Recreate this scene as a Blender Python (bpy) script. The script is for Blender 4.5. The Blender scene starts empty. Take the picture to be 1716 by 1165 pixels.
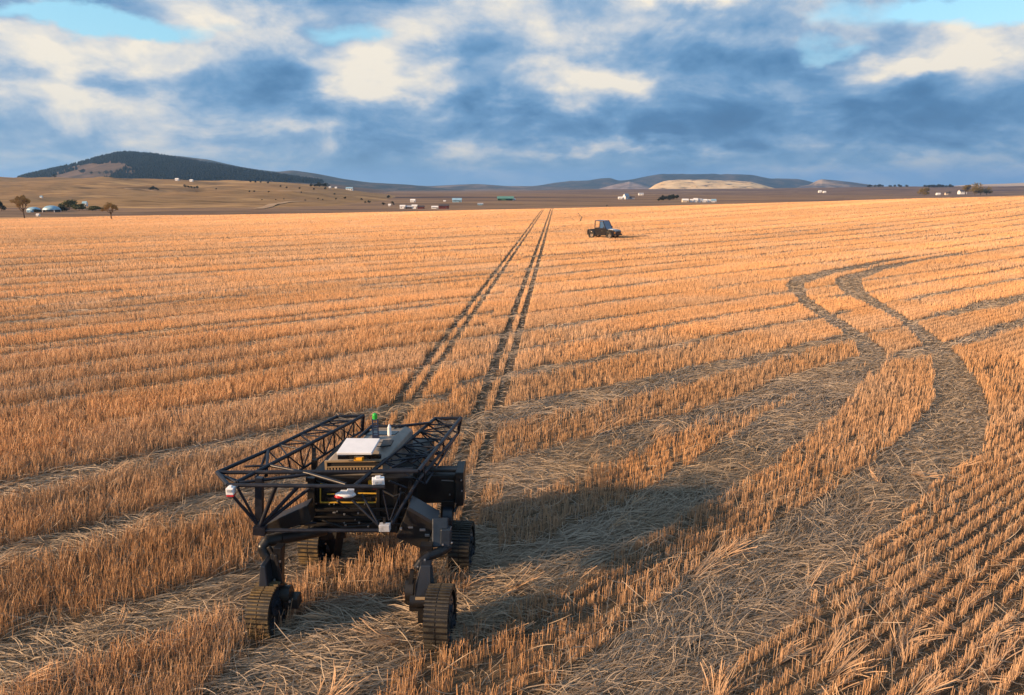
import bpy, math, random
import numpy as np
from mathutils import Vector, Matrix
random.seed(7); RNG = np.random.default_rng(11)
SC = bpy.context.scene; COL = SC.collection

# ------------------------------------------------------------------ camera
CAMH = 5.3; F = 1144.0; CX = 858.0; CY = 582.5
PITCH = math.radians(13.113)
cam_d = bpy.data.cameras.new('camera'); cam = bpy.data.objects.new('camera', cam_d); COL.objects.link(cam)
cam.location = (0, 0, CAMH); cam.rotation_euler = (math.pi/2 - PITCH, 0, 0)
cam_d.sensor_width = 36; cam_d.lens = 24.0; cam_d.clip_start = 0.1; cam_d.clip_end = 60000
SC.camera = cam

# ------------------------------------------------------------------ exposure, sun, sky
SC.view_settings.view_transform = 'Standard'; SC.view_settings.look = 'None'
SC.view_settings.gamma = 1; SC.view_settings.exposure = 0.92
SUN_AZ = math.radians(71); SUN_EL = math.radians(18.5)      # the way the light travels, clockwise from +Y; height of the sun
sdir = Vector((math.sin(SUN_AZ)*math.cos(SUN_EL), math.cos(SUN_AZ)*math.cos(SUN_EL), -math.sin(SUN_EL)))
sl = bpy.data.lights.new('sun', 'SUN'); so = bpy.data.objects.new('sun', sl); COL.objects.link(so)
sl.energy = 5.0; sl.angle = math.radians(2.5); sl.color = (1.0, 0.655, 0.37)
so.rotation_euler = sdir.to_track_quat('-Z', 'Y').to_euler(); so.location = (-60, -35, 40)

class NT:
    def __init__(s, tree): s.t = tree; s.n = tree.nodes; s.l = tree.links
    def node(s, ty, **kw):
        n = s.n.new(ty)
        for k, v in kw.items(): setattr(n, k, v)
        return n
    def put(s, sock, v):
        if hasattr(v, 'is_output') or isinstance(v, bpy.types.NodeSocket): s.l.new(v, sock)
        elif v is not None: sock.default_value = v
    def m(s, op, a, b=None, c=None, clamp=False):
        n = s.node('ShaderNodeMath', operation=op); n.use_clamp = clamp
        for i, v in enumerate((a, b, c)):
            if v is not None: s.put(n.inputs[i], v)
        return n.outputs[0]
    def vm(s, op, a, b=None):
        n = s.node('ShaderNodeVectorMath', operation=op)
        s.put(n.inputs[0], a)
        if b is not None: s.put(n.inputs[1], b)
        return n.outputs[0]
    def mix(s, f, a, b):
        n = s.node('ShaderNodeMix', data_type='RGBA')
        s.put(n.inputs['Factor'], f); s.put(n.inputs[6], a); s.put(n.inputs[7], b)
        return n.outputs[2]
    def noise(s, vec, scale, detail=4, rough=.55, dist=0.0):
        n = s.node('ShaderNodeTexNoise'); s.put(n.inputs['Vector'], vec)
        n.inputs['Scale'].default_value = scale; n.inputs['Detail'].default_value = detail
        n.inputs['Roughness'].default_value = rough; n.inputs['Distortion'].default_value = dist
        return n.outputs['Fac']
    def ramp(s, f, stops, interp='LINEAR'):
        n = s.node('ShaderNodeValToRGB'); r = n.color_ramp; r.interpolation = interp
        while len(r.elements) < len(stops): r.elements.new(.5)
        for e, (p, c) in zip(r.elements, stops): e.position = p; e.color = (*c, 1) if len(c) == 3 else c
        s.put(n.inputs[0], f); return n.outputs[0]
    def mapr(s, v, a, b, c=0, d=1):
        n = s.node('ShaderNodeMapRange'); s.put(n.inputs[0], v)
        for i, q in enumerate((a, b, c, d)): n.inputs[i+1].default_value = q
        return n.outputs[0]

def pix_ray(px, py):
    a = (px-CX)/F; b = (CY-py)/F
    return (a, math.cos(PITCH)+b*math.sin(PITCH), -math.sin(PITCH)+b*math.cos(PITCH))

W = bpy.data.worlds.new('World'); SC.world = W; W.use_nodes = True
wn = NT(W.node_tree); W.node_tree.nodes.clear()
tc = wn.node('ShaderNodeTexCoord').outputs['Generated']
sky = wn.node('ShaderNodeTexSky', sky_type='NISHITA'); sky.sun_disc = False
sky.sun_elevation = SUN_EL; sky.sun_rotation = SUN_AZ + math.pi; sky.air_density = 1.2; sky.dust_density = 0.6
sep = wn.node('ShaderNodeSeparateXYZ'); wn.l.new(tc, sep.inputs[0]); X, Y, Z = sep.outputs
zc = wn.m('MAXIMUM', Z, 0.0); den = wn.m('ADD', zc, 0.40)
pv = wn.node('ShaderNodeCombineXYZ')
wn.put(pv.inputs[0], wn.m('DIVIDE', X, den)); wn.put(pv.inputs[1], wn.m('DIVIDE', Y, den)); pv = pv.outputs[0]
n1 = wn.noise(pv, 3.1, 7, .56, .35); n2 = wn.noise(wn.vm('ADD', pv, (7.3, 2.1, 4)), 7.5, 6, .56, .3)
az = wn.m('ARCTAN2', X, Y); el = wn.m('ARCSINE', Z)
wz = wn.m('SUBTRACT', wn.noise(wn.vm('ADD', pv, (3, 9, 1)), 5.0, 5, .55), .5)
wy = wn.m('SUBTRACT', wn.noise(wn.vm('ADD', pv, (13, 5, 8)), 5.6, 5, .55), .5)
azw = wn.m('MULTIPLY_ADD', wz, .22, az); elw = wn.m('MULTIPLY_ADD', wy, .08, el)
def blob(px, py, sx, sy, amp):
    r = pix_ray(px, py); a0 = math.atan2(r[0], r[1]); e0 = math.atan2(r[2], math.hypot(r[0], r[1]))
    ux = wn.m('MULTIPLY', wn.m('SUBTRACT', azw, a0), 1175/sx); uy = wn.m('MULTIPLY', wn.m('SUBTRACT', elw, e0), 1175/sy)
    q = wn.m('ADD', wn.m('MULTIPLY', ux, ux), wn.m('MULTIPLY', uy, uy))
    return wn.m('MULTIPLY', wn.m('EXPONENT', wn.m('MULTIPLY', q, -1.0)), amp)
def total(lst):
    acc = None
    for b in lst:
        v = blob(*b); acc = v if acc is None else wn.m('ADD', acc, v)
    return acc
cl = total([(120,85,190,34,.50),(60,150,120,30,.28),(110,215,140,38,.36),(30,262,70,18,.22),(390,45,120,50,.42),(620,115,85,36,.52),
    (720,30,110,40,.25),(560,208,80,10,.2),(890,120,150,38,.46),(1010,135,70,22,.3),(1010,45,220,26,.32),(1130,-6,90,12,.7),(1260,20,80,30,.12),
    (1500,108,110,12,.40),(1610,95,70,20,.28),(1640,52,90,20,.32),(1060,252,190,9,.26),(1600,262,170,10,.12),(300,180,120,20,.16),(700,150,120,18,.2),
    (1400,190,340,62,-.18),(1560,225,300,40,-.17),(1500,286,280,15,.42),(950,300,300,14,.12),(1250,105,210,24,-.26),(1010,205,230,26,-.22),(470,150,140,45,-.24),(240,138,60,18,-.24),
    (560,70,60,34,-.12),(740,80,70,16,-.22),(760,215,170,28,-.16),(5,105,60,20,-.34),(300,240,180,16,-.12),(1100,290,300,16,-.18)])
gap = total([(150,40,170,15,1.0),(570,52,60,18,.7),(1600,12,150,24,1.1),(1390,88,60,14,.45),(800,-120,700,70,.5)])
lum = wn.m('ADD', wn.m('ADD', wn.mapr(n1, .34, .66, .08, .72), wn.mapr(n2, .3, .7, -.15, .15)), cl)
dk = .60
ccol = wn.ramp(wn.mapr(lum, -.2, 1.0), [(0.0, (.034,.096,.190)), (.18, (.044,.118,.225)), (.383, (.085,.178,.300)), (.55, (.170,.250,.350)), (.71, (.34,.36,.385)), (.90, (.53,.48,.40))])
gcol = wn.mix(.5, (.10,.37,.52,1), wn.vm('SCALE', sky.outputs[0]))
for nd in wn.n:
    if nd.type == 'VECT_MATH' and nd.operation == 'SCALE': nd.inputs['Scale'].default_value = .12
c1 = wn.mix(wn.mapr(gap, .25, .75), ccol, gcol)
hz = wn.mapr(wn.m('ADD', el, wn.m('MULTIPLY', wy, .03)), 0.0, .055, .75, 0)
c2 = wn.mix(hz, c1, (.12,.25,.38,1))
bg = wn.node('ShaderNodeBackground'); bg.inputs[1].default_value = 1.0
wn.l.new(c2, bg.inputs[0])
wo = wn.node('ShaderNodeOutputWorld'); wn.l.new(bg.outputs[0], wo.inputs[0])

# ------------------------------------------------------------------ helpers
def at(px, py, z=0.0):
    r = pix_ray(px, py); t = (z-CAMH)/r[2]; return Vector((r[0]*t, r[1]*t, z))
def atY(px, py, Yd):
    r = pix_ray(px, py); t = Yd/r[1]; return Vector((r[0]*t, Yd, CAMH+r[2]*t))

def _h(ix, iy, s):
    n = (ix*374761393 + iy*668265263 + s*974634777) & 0xffffffff
    n = ((n ^ (n >> 13))*1274126177) & 0xffffffff
    return ((n ^ (n >> 16)) & 0xffff)/65535.0
def vnoise(x, y, s=0):
    x = np.asarray(x, float); y = np.asarray(y, float)
    ix = np.floor(x).astype(np.int64); iy = np.floor(y).astype(np.int64); fx = x-ix; fy = y-iy
    fx = fx*fx*(3-2*fx); fy = fy*fy*(3-2*fy)
    a = _h(ix, iy, s); b = _h(ix+1, iy, s); c = _h(ix, iy+1, s); d = _h(ix+1, iy+1, s)
    return (a*(1-fx)+b*fx)*(1-fy)+(c*(1-fx)+d*fx)*fy
def fbm(x, y, s=0, o=3):
    r = 0; a = .5; t = 0
    for k in range(o): r = r+a*vnoise(x*2**k, y*2**k, s+k*17); t += a; a *= .5
    return r/t
def sstep(a, b, x):
    t = np.clip((x-a)/(b-a), 0, 1); return t*t*(3-2*t)

def mat(name, base, rough=.6, metal=0.0, spec=.5, var=0.0, scale=3.0, coat=0.0, bump=0.0, emit=None, second=None):
    m = bpy.data.materials.new(name); m.use_nodes = True; t = NT(m.node_tree); p = t.n['Principled BSDF']
    p.inputs['Roughness'].default_value = rough; p.inputs['Metallic'].default_value = metal
    p.inputs['Specular IOR Level'].default_value = spec; p.inputs['Coat Weight'].default_value = coat
    co = t.node('ShaderNodeTexCoord').outputs['Object']
    if var or second:
        f = t.noise(co, scale, 5, .6)
        lo = tuple(c*(1-var) for c in base); hi = tuple(min(1, c*(1+var)) for c in base)
        if second: lo, hi = base, second
        t.l.new(t.ramp(f, [(.35, lo), (.68, hi)]), p.inputs['Base Color'])
        if rough < .9: t.l.new(t.mapr(f, .3, .7, rough*.8, min(1, rough*1.25)), p.inputs['Roughness'])
    else: p.inputs['Base Color'].default_value = (*base, 1)
    if bump:
        b = t.node('ShaderNodeBump'); b.inputs['Strength'].default_value = bump; b.inputs['Distance'].default_value = .02
        t.l.new(t.noise(co, scale*6, 4, .6), b.inputs['Height']); t.l.new(b.outputs[0], p.inputs['Normal'])
    if emit: p.inputs['Emission Color'].default_value = (*emit[0], 1); p.inputs['Emission Strength'].default_value = emit[1]
    return m

class MB:
    def __init__(s): s.v = []; s.f = []; s.sm = []
    def add(s, vs, fs, smooth=False):
        o = len(s.v); s.v += [tuple(v) for v in vs]; s.f += [tuple(i+o for i in f) for f in fs]; s.sm += [smooth]*len(fs)
    def cyl(s, p, q, r0, r1=None, n=10, cap=True):
        p = Vector(p); q = Vector(q); r1 = r0 if r1 is None else r1; d = (q-p)
        if d.length < 1e-6: return
        d.normalize(); a = d.orthogonal().normalized(); b = d.cross(a); A = []; B = []
        for k in range(n):
            t = 2*math.pi*k/n; o = a*math.cos(t)+b*math.sin(t); A.append(p+o*r0); B.append(q+o*r1)
        s.add(A+B, [(k, (k+1) % n, n+(k+1) % n, n+k) for k in range(n)], True)
        if cap: s.add(A, [tuple(range(n-1, -1, -1))]); s.add(B, [tuple(range(n))])
    def tube(s, pts, r, n=8):
        for a, b in zip(pts[:-1], pts[1:]): s.cyl(a, b, r, n=n)
        for q in pts[1:-1]: s.ball(q, r*1.02, 6, 4)
    def ball(s, c, r, nu=10, nv=6, sz=(1, 1, 1)):
        c = Vector(c); vs = []; fs = []
        for j in range(nv+1):
            t = math.pi*j/nv
            for k in range(nu):
                u = 2*math.pi*k/nu; vs.append(c+Vector((math.sin(t)*math.cos(u)*r*sz[0], math.sin(t)*math.sin(u)*r*sz[1], math.cos(t)*r*sz[2])))
        for j in range(nv):
            for k in range(nu): fs.append((j*nu+k, (j+1)*nu+k, (j+1)*nu+(k+1) % nu, j*nu+(k+1) % nu))
        s.add(vs, fs, True)
    def beam(s, p, q, w, h, w2=None, h2=None, up=(0, 0, 1)):
        p = Vector(p); q = Vector(q); d = (q-p).normalized(); up = Vector(up)
        if abs(d.dot(up)) > .97: up = Vector((0, 1, 0))
        a = d.cross(up).normalized(); b = a.cross(d); w2 = w2 or w; h2 = h2 or h
        vs = [p+a*x*w/2+b*y*h/2 for x, y in ((-1,-1),(1,-1),(1,1),(-1,1))]+[q+a*x*w2/2+b*y*h2/2 for x, y in ((-1,-1),(1,-1),(1,1),(-1,1))]
        s.add(vs, [(3,2,1,0),(4,5,6,7),(0,1,5,4),(1,2,6,5),(2,3,7,6),(3,0,4,7)])
    def box(s, c, sz, rot=None):
        c = Vector(c); x, y, z = (k/2 for k in sz)
        vs = [Vector(v) for v in ((-x,-y,-z),(x,-y,-z),(x,y,-z),(-x,y,-z),(-x,-y,z),(x,-y,z),(x,y,z),(-x,y,z))]
        if rot is not None: vs = [rot @ v for v in vs]
        s.add([v+c for v in vs], [(3,2,1,0),(4,5,6,7),(0,1,5,4),(1,2,6,5),(2,3,7,6),(3,0,4,7)])
    def hexa(s, a, b):
        s.add(list(a)+list(b), [(3,2,1,0),(4,5,6,7),(0,1,5,4),(1,2,6,5),(2,3,7,6),(3,0,4,7)])
    def prism(s, poly, ax, t):
        ax = Vector(ax); n = len(poly); A = [Vector(p)-ax*t/2 for p in poly]; B = [Vector(p)+ax*t/2 for p in poly]
        s.add(A+B, [tuple(range(n-1, -1, -1)), tuple(range(n, 2*n))]+[(k, (k+1) % n, n+(k+1) % n, n+k) for k in range(n)])
    def build(s, name, m, parent=None, bevel=0.0, origin=None):
        me = bpy.data.meshes.new(name); o0 = Vector(origin) if origin is not None else Vector((0, 0, 0))
        me.from_pydata([tuple(Vector(v)-o0) for v in s.v], [], s.f); me.polygons.foreach_set('use_smooth', s.sm); me.materials.append(m); me.update()
        o = bpy.data.objects.new(name, me); COL.objects.link(o)
        if parent: o.parent = parent
        if bevel:
            b = o.modifiers.new('bevel', 'BEVEL'); b.width = bevel; b.segments = 2; b.limit_method = 'ANGLE'; b.angle_limit = math.radians(40)
        return o
def tag(o, label=None, cat=None, group=None, kind=None):
    if label: o['label'] = label
    if cat: o['category'] = cat
    if group: o['group'] = group
    if kind: o['kind'] = kind
    return o
def empty(name, loc, rz=0.0, label=None, cat=None, group=None):
    o = bpy.data.objects.new(name, None); COL.objects.link(o); o.location = loc; o.rotation_euler.z = rz; o.empty_display_size = .2
    return tag(o, label, cat, group)
def kids(o): return [c for c in bpy.data.objects if c.parent == o]
def copy_tree(o, parent=None):
    c = o.copy(); COL.objects.link(c)
    if parent: c.parent = parent
    for ch in kids(o): copy_tree(ch, c)
    return c
def np_mesh(name, co, faces, mats, cols=None, smooth=True):
    """co (n,3), faces (m,k)"""
    me = bpy.data.meshes.new(name); k = faces.shape[1]
    me.vertices.add(len(co)); me.vertices.foreach_set('co', co.astype(np.float32).ravel())
    me.loops.add(faces.size); me.loops.foreach_set('vertex_index', faces.astype(np.int32).ravel())
    me.polygons.add(len(faces)); me.polygons.foreach_set('loop_start', np.arange(0, faces.size, k, dtype=np.int32))
    me.polygons.foreach_set('use_smooth', np.full(len(faces), smooth)); me.update(calc_edges=True)
    if cols is not None:
        for nm, c in cols.items():
            if c.ndim == 2:
                a = me.attributes.new(nm, 'FLOAT_COLOR', 'POINT'); a.data.foreach_set('color', c.astype(np.float32).ravel())
            else:
                a = me.attributes.new(nm, 'FLOAT', 'POINT'); a.data.foreach_set('value', c.astype(np.float32).ravel())
    me.materials.append(mats); o = bpy.data.objects.new(name, me); COL.objects.link(o); return o
def grid_faces(nu, nv):
    i = np.arange(nu-1)[:, None]*nv+np.arange(nv-1)[None, :]; i = i.ravel()
    return np.stack([i, i+nv, i+nv+1, i+1], 1)

# ------------------------------------------------------------------ the lie of the land
def field_z(x, y):
    S = sstep(30, 150, y)
    z = (0.0216*x+0.00005*x*x)*S
    yc = 172+5*(vnoise(x/60+3, x*0+1, 5)-.5)
    d = np.clip(y-yc, 0, None); z = z-np.where(d < 60, .0016*d*d, .0016*3600+.19*(d-60))
    z = np.where(np.abs(x) > 260, z-(np.abs(x)-260)*.05, z)
    return np.maximum(z, -15)+.05*(fbm(x/3.1, y/3.1, 9)-.5)*sstep(400, 60, y)
def valley_z(x, y):
    return -4.6+1.2*(fbm(x/160+5, y/160, 21)-.5)*sstep(180, 500, np.hypot(x, y))
RIDGES = []
class Ridge:
    def __init__(s, prof, D, wf, wb, zb=-5.5, rough=.08, seed=1, nscale=None, margin=.06):
        p = [atY(px, py, D) for px, py in prof]; s.x = np.array([q.x for q in p]); s.z = np.array([q.z for q in p])
        s.D = D; s.wf = wf; s.wb = wb; s.zb = zb; s.rough = rough; s.seed = seed; s.ns = nscale or D*.06
        s.x0 = s.x[0]-D*margin; s.x1 = s.x[-1]+D*margin; RIDGES.append(s)
    def zf(s, x, y):
        x0_ = x; x = x*s.D/np.maximum(y, 1.0)
        xs = np.concatenate([[s.x0], s.x, [s.x1]]); zs = np.concatenate([[s.zb-2], s.z, [s.zb-2]])
        # soften the polyline
        e = (s.x1-s.x0)*.008; zt = (np.interp(x-e, xs, zs)+2*np.interp(x, xs, zs)+np.interp(x+e, xs, zs))/4
        t = (y-s.D)/np.where(y < s.D, s.wf, s.wb); f = np.where(np.abs(t) < 1, np.cos(np.clip(t, -1, 1)*math.pi/2)**2, 0)
        H = np.maximum(zt-s.zb, 0)
        n = (fbm(x0_/s.ns, y/s.ns*.7, s.seed, 4)-.5)
        return s.zb+H*f+n*H*s.rough*2*np.sqrt(f)*(1-.65*f)-(1-f)*.6
    def mesh(s, name, m, nu=260, nv=70):
        u = np.linspace(s.x0, s.x1, nu); tt = np.linspace(-1, 1, nv); yy = s.D+np.where(tt < 0, tt*s.wf, tt*s.wb)
        Xg, Yg = np.meshgrid(u, yy, indexing='ij'); Xg = Xg*Yg/s.D; Zg = s.zf(Xg, Yg)
        o = np_mesh(name, np.stack([Xg, Yg, Zg], -1).reshape(-1, 3), grid_faces(nu, nv), m); tag(o, kind='structure'); return o
brown = Ridge([(-420,312),(-200,304),(-60,300),(0,299),(90,299),(200,301),(340,303.5),(450,307),(520,311),(600,320),(690,331),(760,340)], 1000, 760, 500, rough=.75, seed=3, nscale=95)
wood1 = Ridge([(35,300),(60,294),(110,283),(150,273),(190,262.5),(215,260),(240,262.5),(262,264.5),(300,270),(360,280),(420,290),(480,298),(520,304),(560,309),(600,314)], 2600, 1100, 500, rough=.05, seed=4)
wood2 = Ridge([(120,300),(180,281),(220,268),(260,262.5),(300,262),(345,267.5),(400,279),(430,284),(465,288),(490,285.5),(530,291),(575,300),(620,306),(690,310),(720,314)], 4000, 900, 800, rough=.05, seed=6)
low = Ridge([(500,312),(590,309),(640,307.5),(680,310),(720,312),(770,309.5),(800,308.5),(850,312),(930,312),(980,315)], 5200, 900, 900, rough=.06, seed=8)
far = Ridge([(880,314),(920,308),(945,305),(962,303),(985,302),(1005,299),(1022,298),(1036,303),(1052,302),(1075,297.5),(1110,292.5),(1140,290.5),(1200,291),(1250,293),(1290,300),(1312,299.5),(1340,302),(1370,308),(1400,312)], 6400, 900, 900, rough=.45, nscale=260, seed=10)
knoll = Ridge([(1005,316),(1030,309.5),(1055,304),(1075,309),(1092,315)], 5100, 500, 400, rough=.35, nscale=120, seed=12, margin=.005)
golden = Ridge([(1088,316),(1098,309),(1112,304),(1135,301.5),(1180,301.5),(1230,304),(1258,305.5),(1280,311),(1300,316)], 4700, 700, 400, rough=.40, seed=14, nscale=150, margin=.005)
mesa = Ridge([(1340,313),(1358,309),(1370,302.5),(1378,300.5),(1400,302.5),(1425,305),(1450,308.5),(1480,312)], 5600, 500, 500, rough=.08, seed=16, margin=.01)
plateau = Ridge([(900,319),(1000,317.5),(1150,317),(1300,316),(1450,313.5),(1600,313),(1716,312.5),(2000,311)], 2600, 1900, 900, rough=.5, seed=18, nscale=140)
pale = Ridge([(1560,315),(1620,310),(1680,308),(1716,306.5),(1900,304)], 5200, 900, 600, rough=.03, seed=20)
HILLS = [('brown', brown), ('wood1', wood1), ('wood2', wood2), ('plateau', plateau)]
def land_z(x, y):
    x = np.asarray(x, float); y = np.asarray(y, float); z = np.maximum(field_z(x, y), valley_z(x, y))
    for r in RIDGES: z = np.maximum(z, np.where((x*r.D/np.maximum(y, 1) > r.x0) & (x*r.D/np.maximum(y, 1) < r.x1) & (np.abs(y-r.D) < np.where(y < r.D, r.wf, r.wb)), r.zf(x, y), -99))
    return z
def hit(px, py, y0=60.0, y1=9000.0):
    """where a line of sight meets the land"""
    r = pix_ray(px, py); Ys = np.exp(np.linspace(math.log(y0), math.log(y1), 4000)); t = Ys/r[1]
    k = np.nonzero(land_z(r[0]*t, Ys) > CAMH+r[2]*t)[0]
    i = k[0] if len(k) else len(Ys)-1
    return Vector((r[0]*t[i], Ys[i], float(land_z(r[0]*t[i], Ys[i]))))

# ------------------------------------------------------------------ plan of the field: where the stubble stands, lies flat or is driven down
TH = math.radians(53.6); UX, UY = math.sin(TH), math.cos(TH)
def uv(x, y): return x*UX+y*UY, -x*UY+y*UX
LEFT_S = [(8.8,.42),(11.65,.36),(14.45,.30),(17.4,.22),(20.1,.13),(21.9,.2),(24.0,.22),(26.9,.14),(28.2,.2),(31.0,.18),(33.6,.15),(35.2,.14),(37.8,.25),(41,.18),(44.2,.2),(47,.2),(51,.22),(55.5,.25),(60,.25),(66,.3),(73,.3),(82,.35),(93,.4),(107,.4),(122,.5)]
RIGHT_S = [(9.75,.30),(12.35,.40),(15.2,.17),(17.6,.12),(20.0,.18),(22.9,.14),(26.4,.18),(29.8,.18),(32.6,.15),(36.0,.2),(39,.16),(42.5,.2),(46,.2),(50,.22),(54.5,.25),(60,.25),(66,.3),(74,.35),(83,.35),(95,.4),(108,.4),(123,.5)]
def poly_w(p): return np.array([[at(a, b).x, at(a, b).y] for a, b in p])
TRL = poly_w([(1600,423),(1480,438),(1380,455),(1325,470),(1315,480),(1335,503),(1345,518),(1375,535),(1410,560),(1432,580),(1442,602),(1465,640),(1490,600),(1475,583),(1440,555),(1390,526),(1352,497),(1347,479),(1400,461),(1480,444),(1600,424)])
TRR = poly_w([(1640,421),(1560,433.5),(1470,449),(1397,468),(1402,485),(1425,501),(1468,520),(1512,545),(1537,573),(1560,600),(1566,680),(1520,745),(1640,770),(1662,705),(1642,650),(1602,592),(1560,560),(1500,522),(1452,492),(1442,471),(1482,455),(1560,438),(1640,422)])
LODGE = [poly_w(p) for p in (
    [(1440,598),(1300,640),(1130,712),(1000,765),(850,795),(840,850),(930,815),(1040,775),(1200,700),(1350,650),(1470,610)],
    [(1475,610),(1350,655),(1290,692),(1170,775),(1050,845),(920,905),(800,955),(790,1000),(700,1020),(560,1000),(480,1060),(380,1130),(330,1200),(620,1200),(680,1120),(790,1062),(900,1010),(1000,960),(1130,880),(1290,790),(1410,690),(1462,622)],
    [(1566,680),(1500,750),(1400,820),(1250,920),(1130,1000),(1000,1090),(880,1200),(1150,1200),(1220,1115),(1330,1030),(1400,975),(1480,895),(1560,825),(1640,765),(1662,705)])]
WHEELS = [poly_w(p) for p in ([(440,890),(600,885),(600,958),(450,958)], [(700,1000),(770,1000),(775,1085),(700,1085)], [(395,1000),(470,1000),(470,1062),(395,1062)], [(735,890),(830,890),(850,975),(730,975)])]
STAND = [poly_w(p) for p in ([(505,955),(560,900),(700,890),(760,930),(720,985),(610,1010),(530,1000)], [(1400,985),(1480,905),(1700,700),(1900,700),(1900,1250),(1140,1250),(1230,1110)])]
BUNDLE = poly_w([(1690,682),(1640,715),(1570,775),(1580,790),(1650,735),(1716,690)])
def inpoly(P, x, y):
    ins = np.zeros(x.shape, bool); j = len(P)-1
    bb = (x > P[:, 0].min()) & (x < P[:, 0].max()) & (y > P[:, 1].min()) & (y < P[:, 1].max())
    if not bb.any(): return ins
    xb = x[bb]; yb = y[bb]; r = np.zeros(xb.shape, bool)
    for i in range(len(P)):
        c = ((P[i, 1] > yb) != (P[j, 1] > yb)) & (xb < (P[j, 0]-P[i, 0])*(yb-P[i, 1])/(P[j, 1]-P[i, 1]+1e-12)+P[i, 0]); r ^= c; j = i
    ins[bb] = r; return ins
TS = 0.0664
RUTS = [(-2.945,.135), (-2.53,.135), (-.80,.14), (-.34,.14)]
def plan(x, y):
    """0 stands, 1 lies flat, 2 wheel rut, 3 curved lane; also how hard it is flattened"""
    x = np.asarray(x, float); y = np.asarray(y, float)
    xw = x+.16*(fbm(x/.7, y/.7, 31, 2)-.5); yw = y+.20*(fbm(x/.7+9, y/.7, 33, 2)-.5)
    u, v = uv(xw, yw); k = np.zeros(x.shape, np.int8)
    mid = x-(-1.65+(y-15.86)*TS)
    vl = v+.35*(fbm(u/4.5, v*0+1, 41)-.5)
    for lst, cond in ((LEFT_S, mid < 0), (RIGHT_S, mid >= 0)):
        sl_ = vl if lst is LEFT_S else vl+u*np.where(v < 21, .018, 0)-np.where(v < 21, .25, 0)
        for i, (c, w) in enumerate(lst):
            near = np.abs(sl_-c)
            ww = np.maximum(w*1.25, .16+.0052*c)*(.7+.6*vnoise(u/(2.2+c*.05), v*0+i, 43))
            ww = np.where(vnoise(u/(5+c*.2)+i*7, v*0+i, 47) > .15, ww, ww*.3)
            k = np.where(cond & (near < ww), 1, k)
    for P in LODGE: k = np.where(inpoly(P, xw, yw), 1, k)
    for P in STAND: k = np.where(inpoly(P, xw, yw), 0, k)
    for P in WHEELS: k = np.where(inpoly(P, xw, yw), 1, k)
    fl = inpoly(TRL, xw, yw) | inpoly(TRR, xw, yw); k = np.where(fl, 3, k)
    xt = x+.25*(xw-x)-(y-15.86)*TS
    for c, w in RUTS: k = np.where((np.abs(xt-c) < w) & (y > 9.8) & (y < 190), 2, k)
    # scribbled turning marks beyond the car and faint marks by the right-hand lane
    for P in MARKS:
        d = np.full(x.shape, 9.); b = (x > P[:, 0].min()-1) & (x < P[:, 0].max()+1) & (y > P[:, 1].min()-3) & (y < P[:, 1].max()+3)
        if b.any():
            xb, yb = x[b], y[b]; m = np.full(xb.shape, 9.)
            for a, q in zip(P[:-1], P[1:]):
                e = q-a; t = np.clip(((xb-a[0])*e[0]+(yb-a[1])*e[1])/(e@e), 0, 1); m = np.minimum(m, np.hypot(xb-a[0]-t*e[0], yb-a[1]-t*e[1]))
            d[b] = m
        k = np.where(d < .07+.0005*y, 2, k)
    return k
MARKS = [poly_w(p) for p in ([(928,388),(940,383),(958,379),(972,374),(975,367),(968,360)], [(957,368),(962,372)], [(1450,398),(1520,404),(1600,412),(1640,414),(1716,422)])]

# ------------------------------------------------------------------ ground sheets
def soil_material():
    m = bpy.data.materials.new('field_soil'); m.use_nodes = True; t = NT(m.node_tree); p = t.n['Principled BSDF']
    g = t.node('ShaderNodeNewGeometry').outputs['Position']
    mp = t.node('ShaderNodeMapping'); t.l.new(g, mp.inputs[0]); mp.inputs['Rotation'].default_value = (0, 0, -(math.pi/2-TH))
    st = t.vm('MULTIPLY', mp.outputs[0], (1, 5, 1))
    n1 = t.noise(st, 5.0, 6, .65); n2 = t.noise(g, 1.2, 4, .6); n3 = t.noise(st, 22, 3, .6)
    a = t.node('ShaderNodeAttribute', attribute_name='flat').outputs['Fac']; far_ = t.node('ShaderNodeAttribute', attribute_name='far').outputs['Fac']
    soil = t.ramp(n1, [(.3, (.050,.032,.018)), (.5, (.12,.080,.045)), (.7, (.24,.165,.09))])
    litter = t.ramp(t.m('ADD', t.m('MULTIPLY', n1, .6), t.m('MULTIPLY', n3, .4)), [(.3, (.065,.048,.032)), (.49, (.27,.205,.138)), (.70, (.52,.41,.285))])
    c = t.mix(a, soil, litter); c = t.mix(far_, c, t.ramp(n2, [(.3, (.46,.26,.12)), (.7, (.60,.36,.17))]))
    t.l.new(c, p.inputs['Base Color']); p.inputs['Roughness'].default_value = .9; p.inputs['Specular IOR Level'].default_value = .15
    b = t.node('ShaderNodeBump'); b.inputs['Strength'].default_value = .9; b.inputs['Distance'].default_value = .05
    t.l.new(t.m('ADD', n1, n3), b.inputs['Height']); t.l.new(b.outputs[0], p.inputs['Normal']); return m
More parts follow.
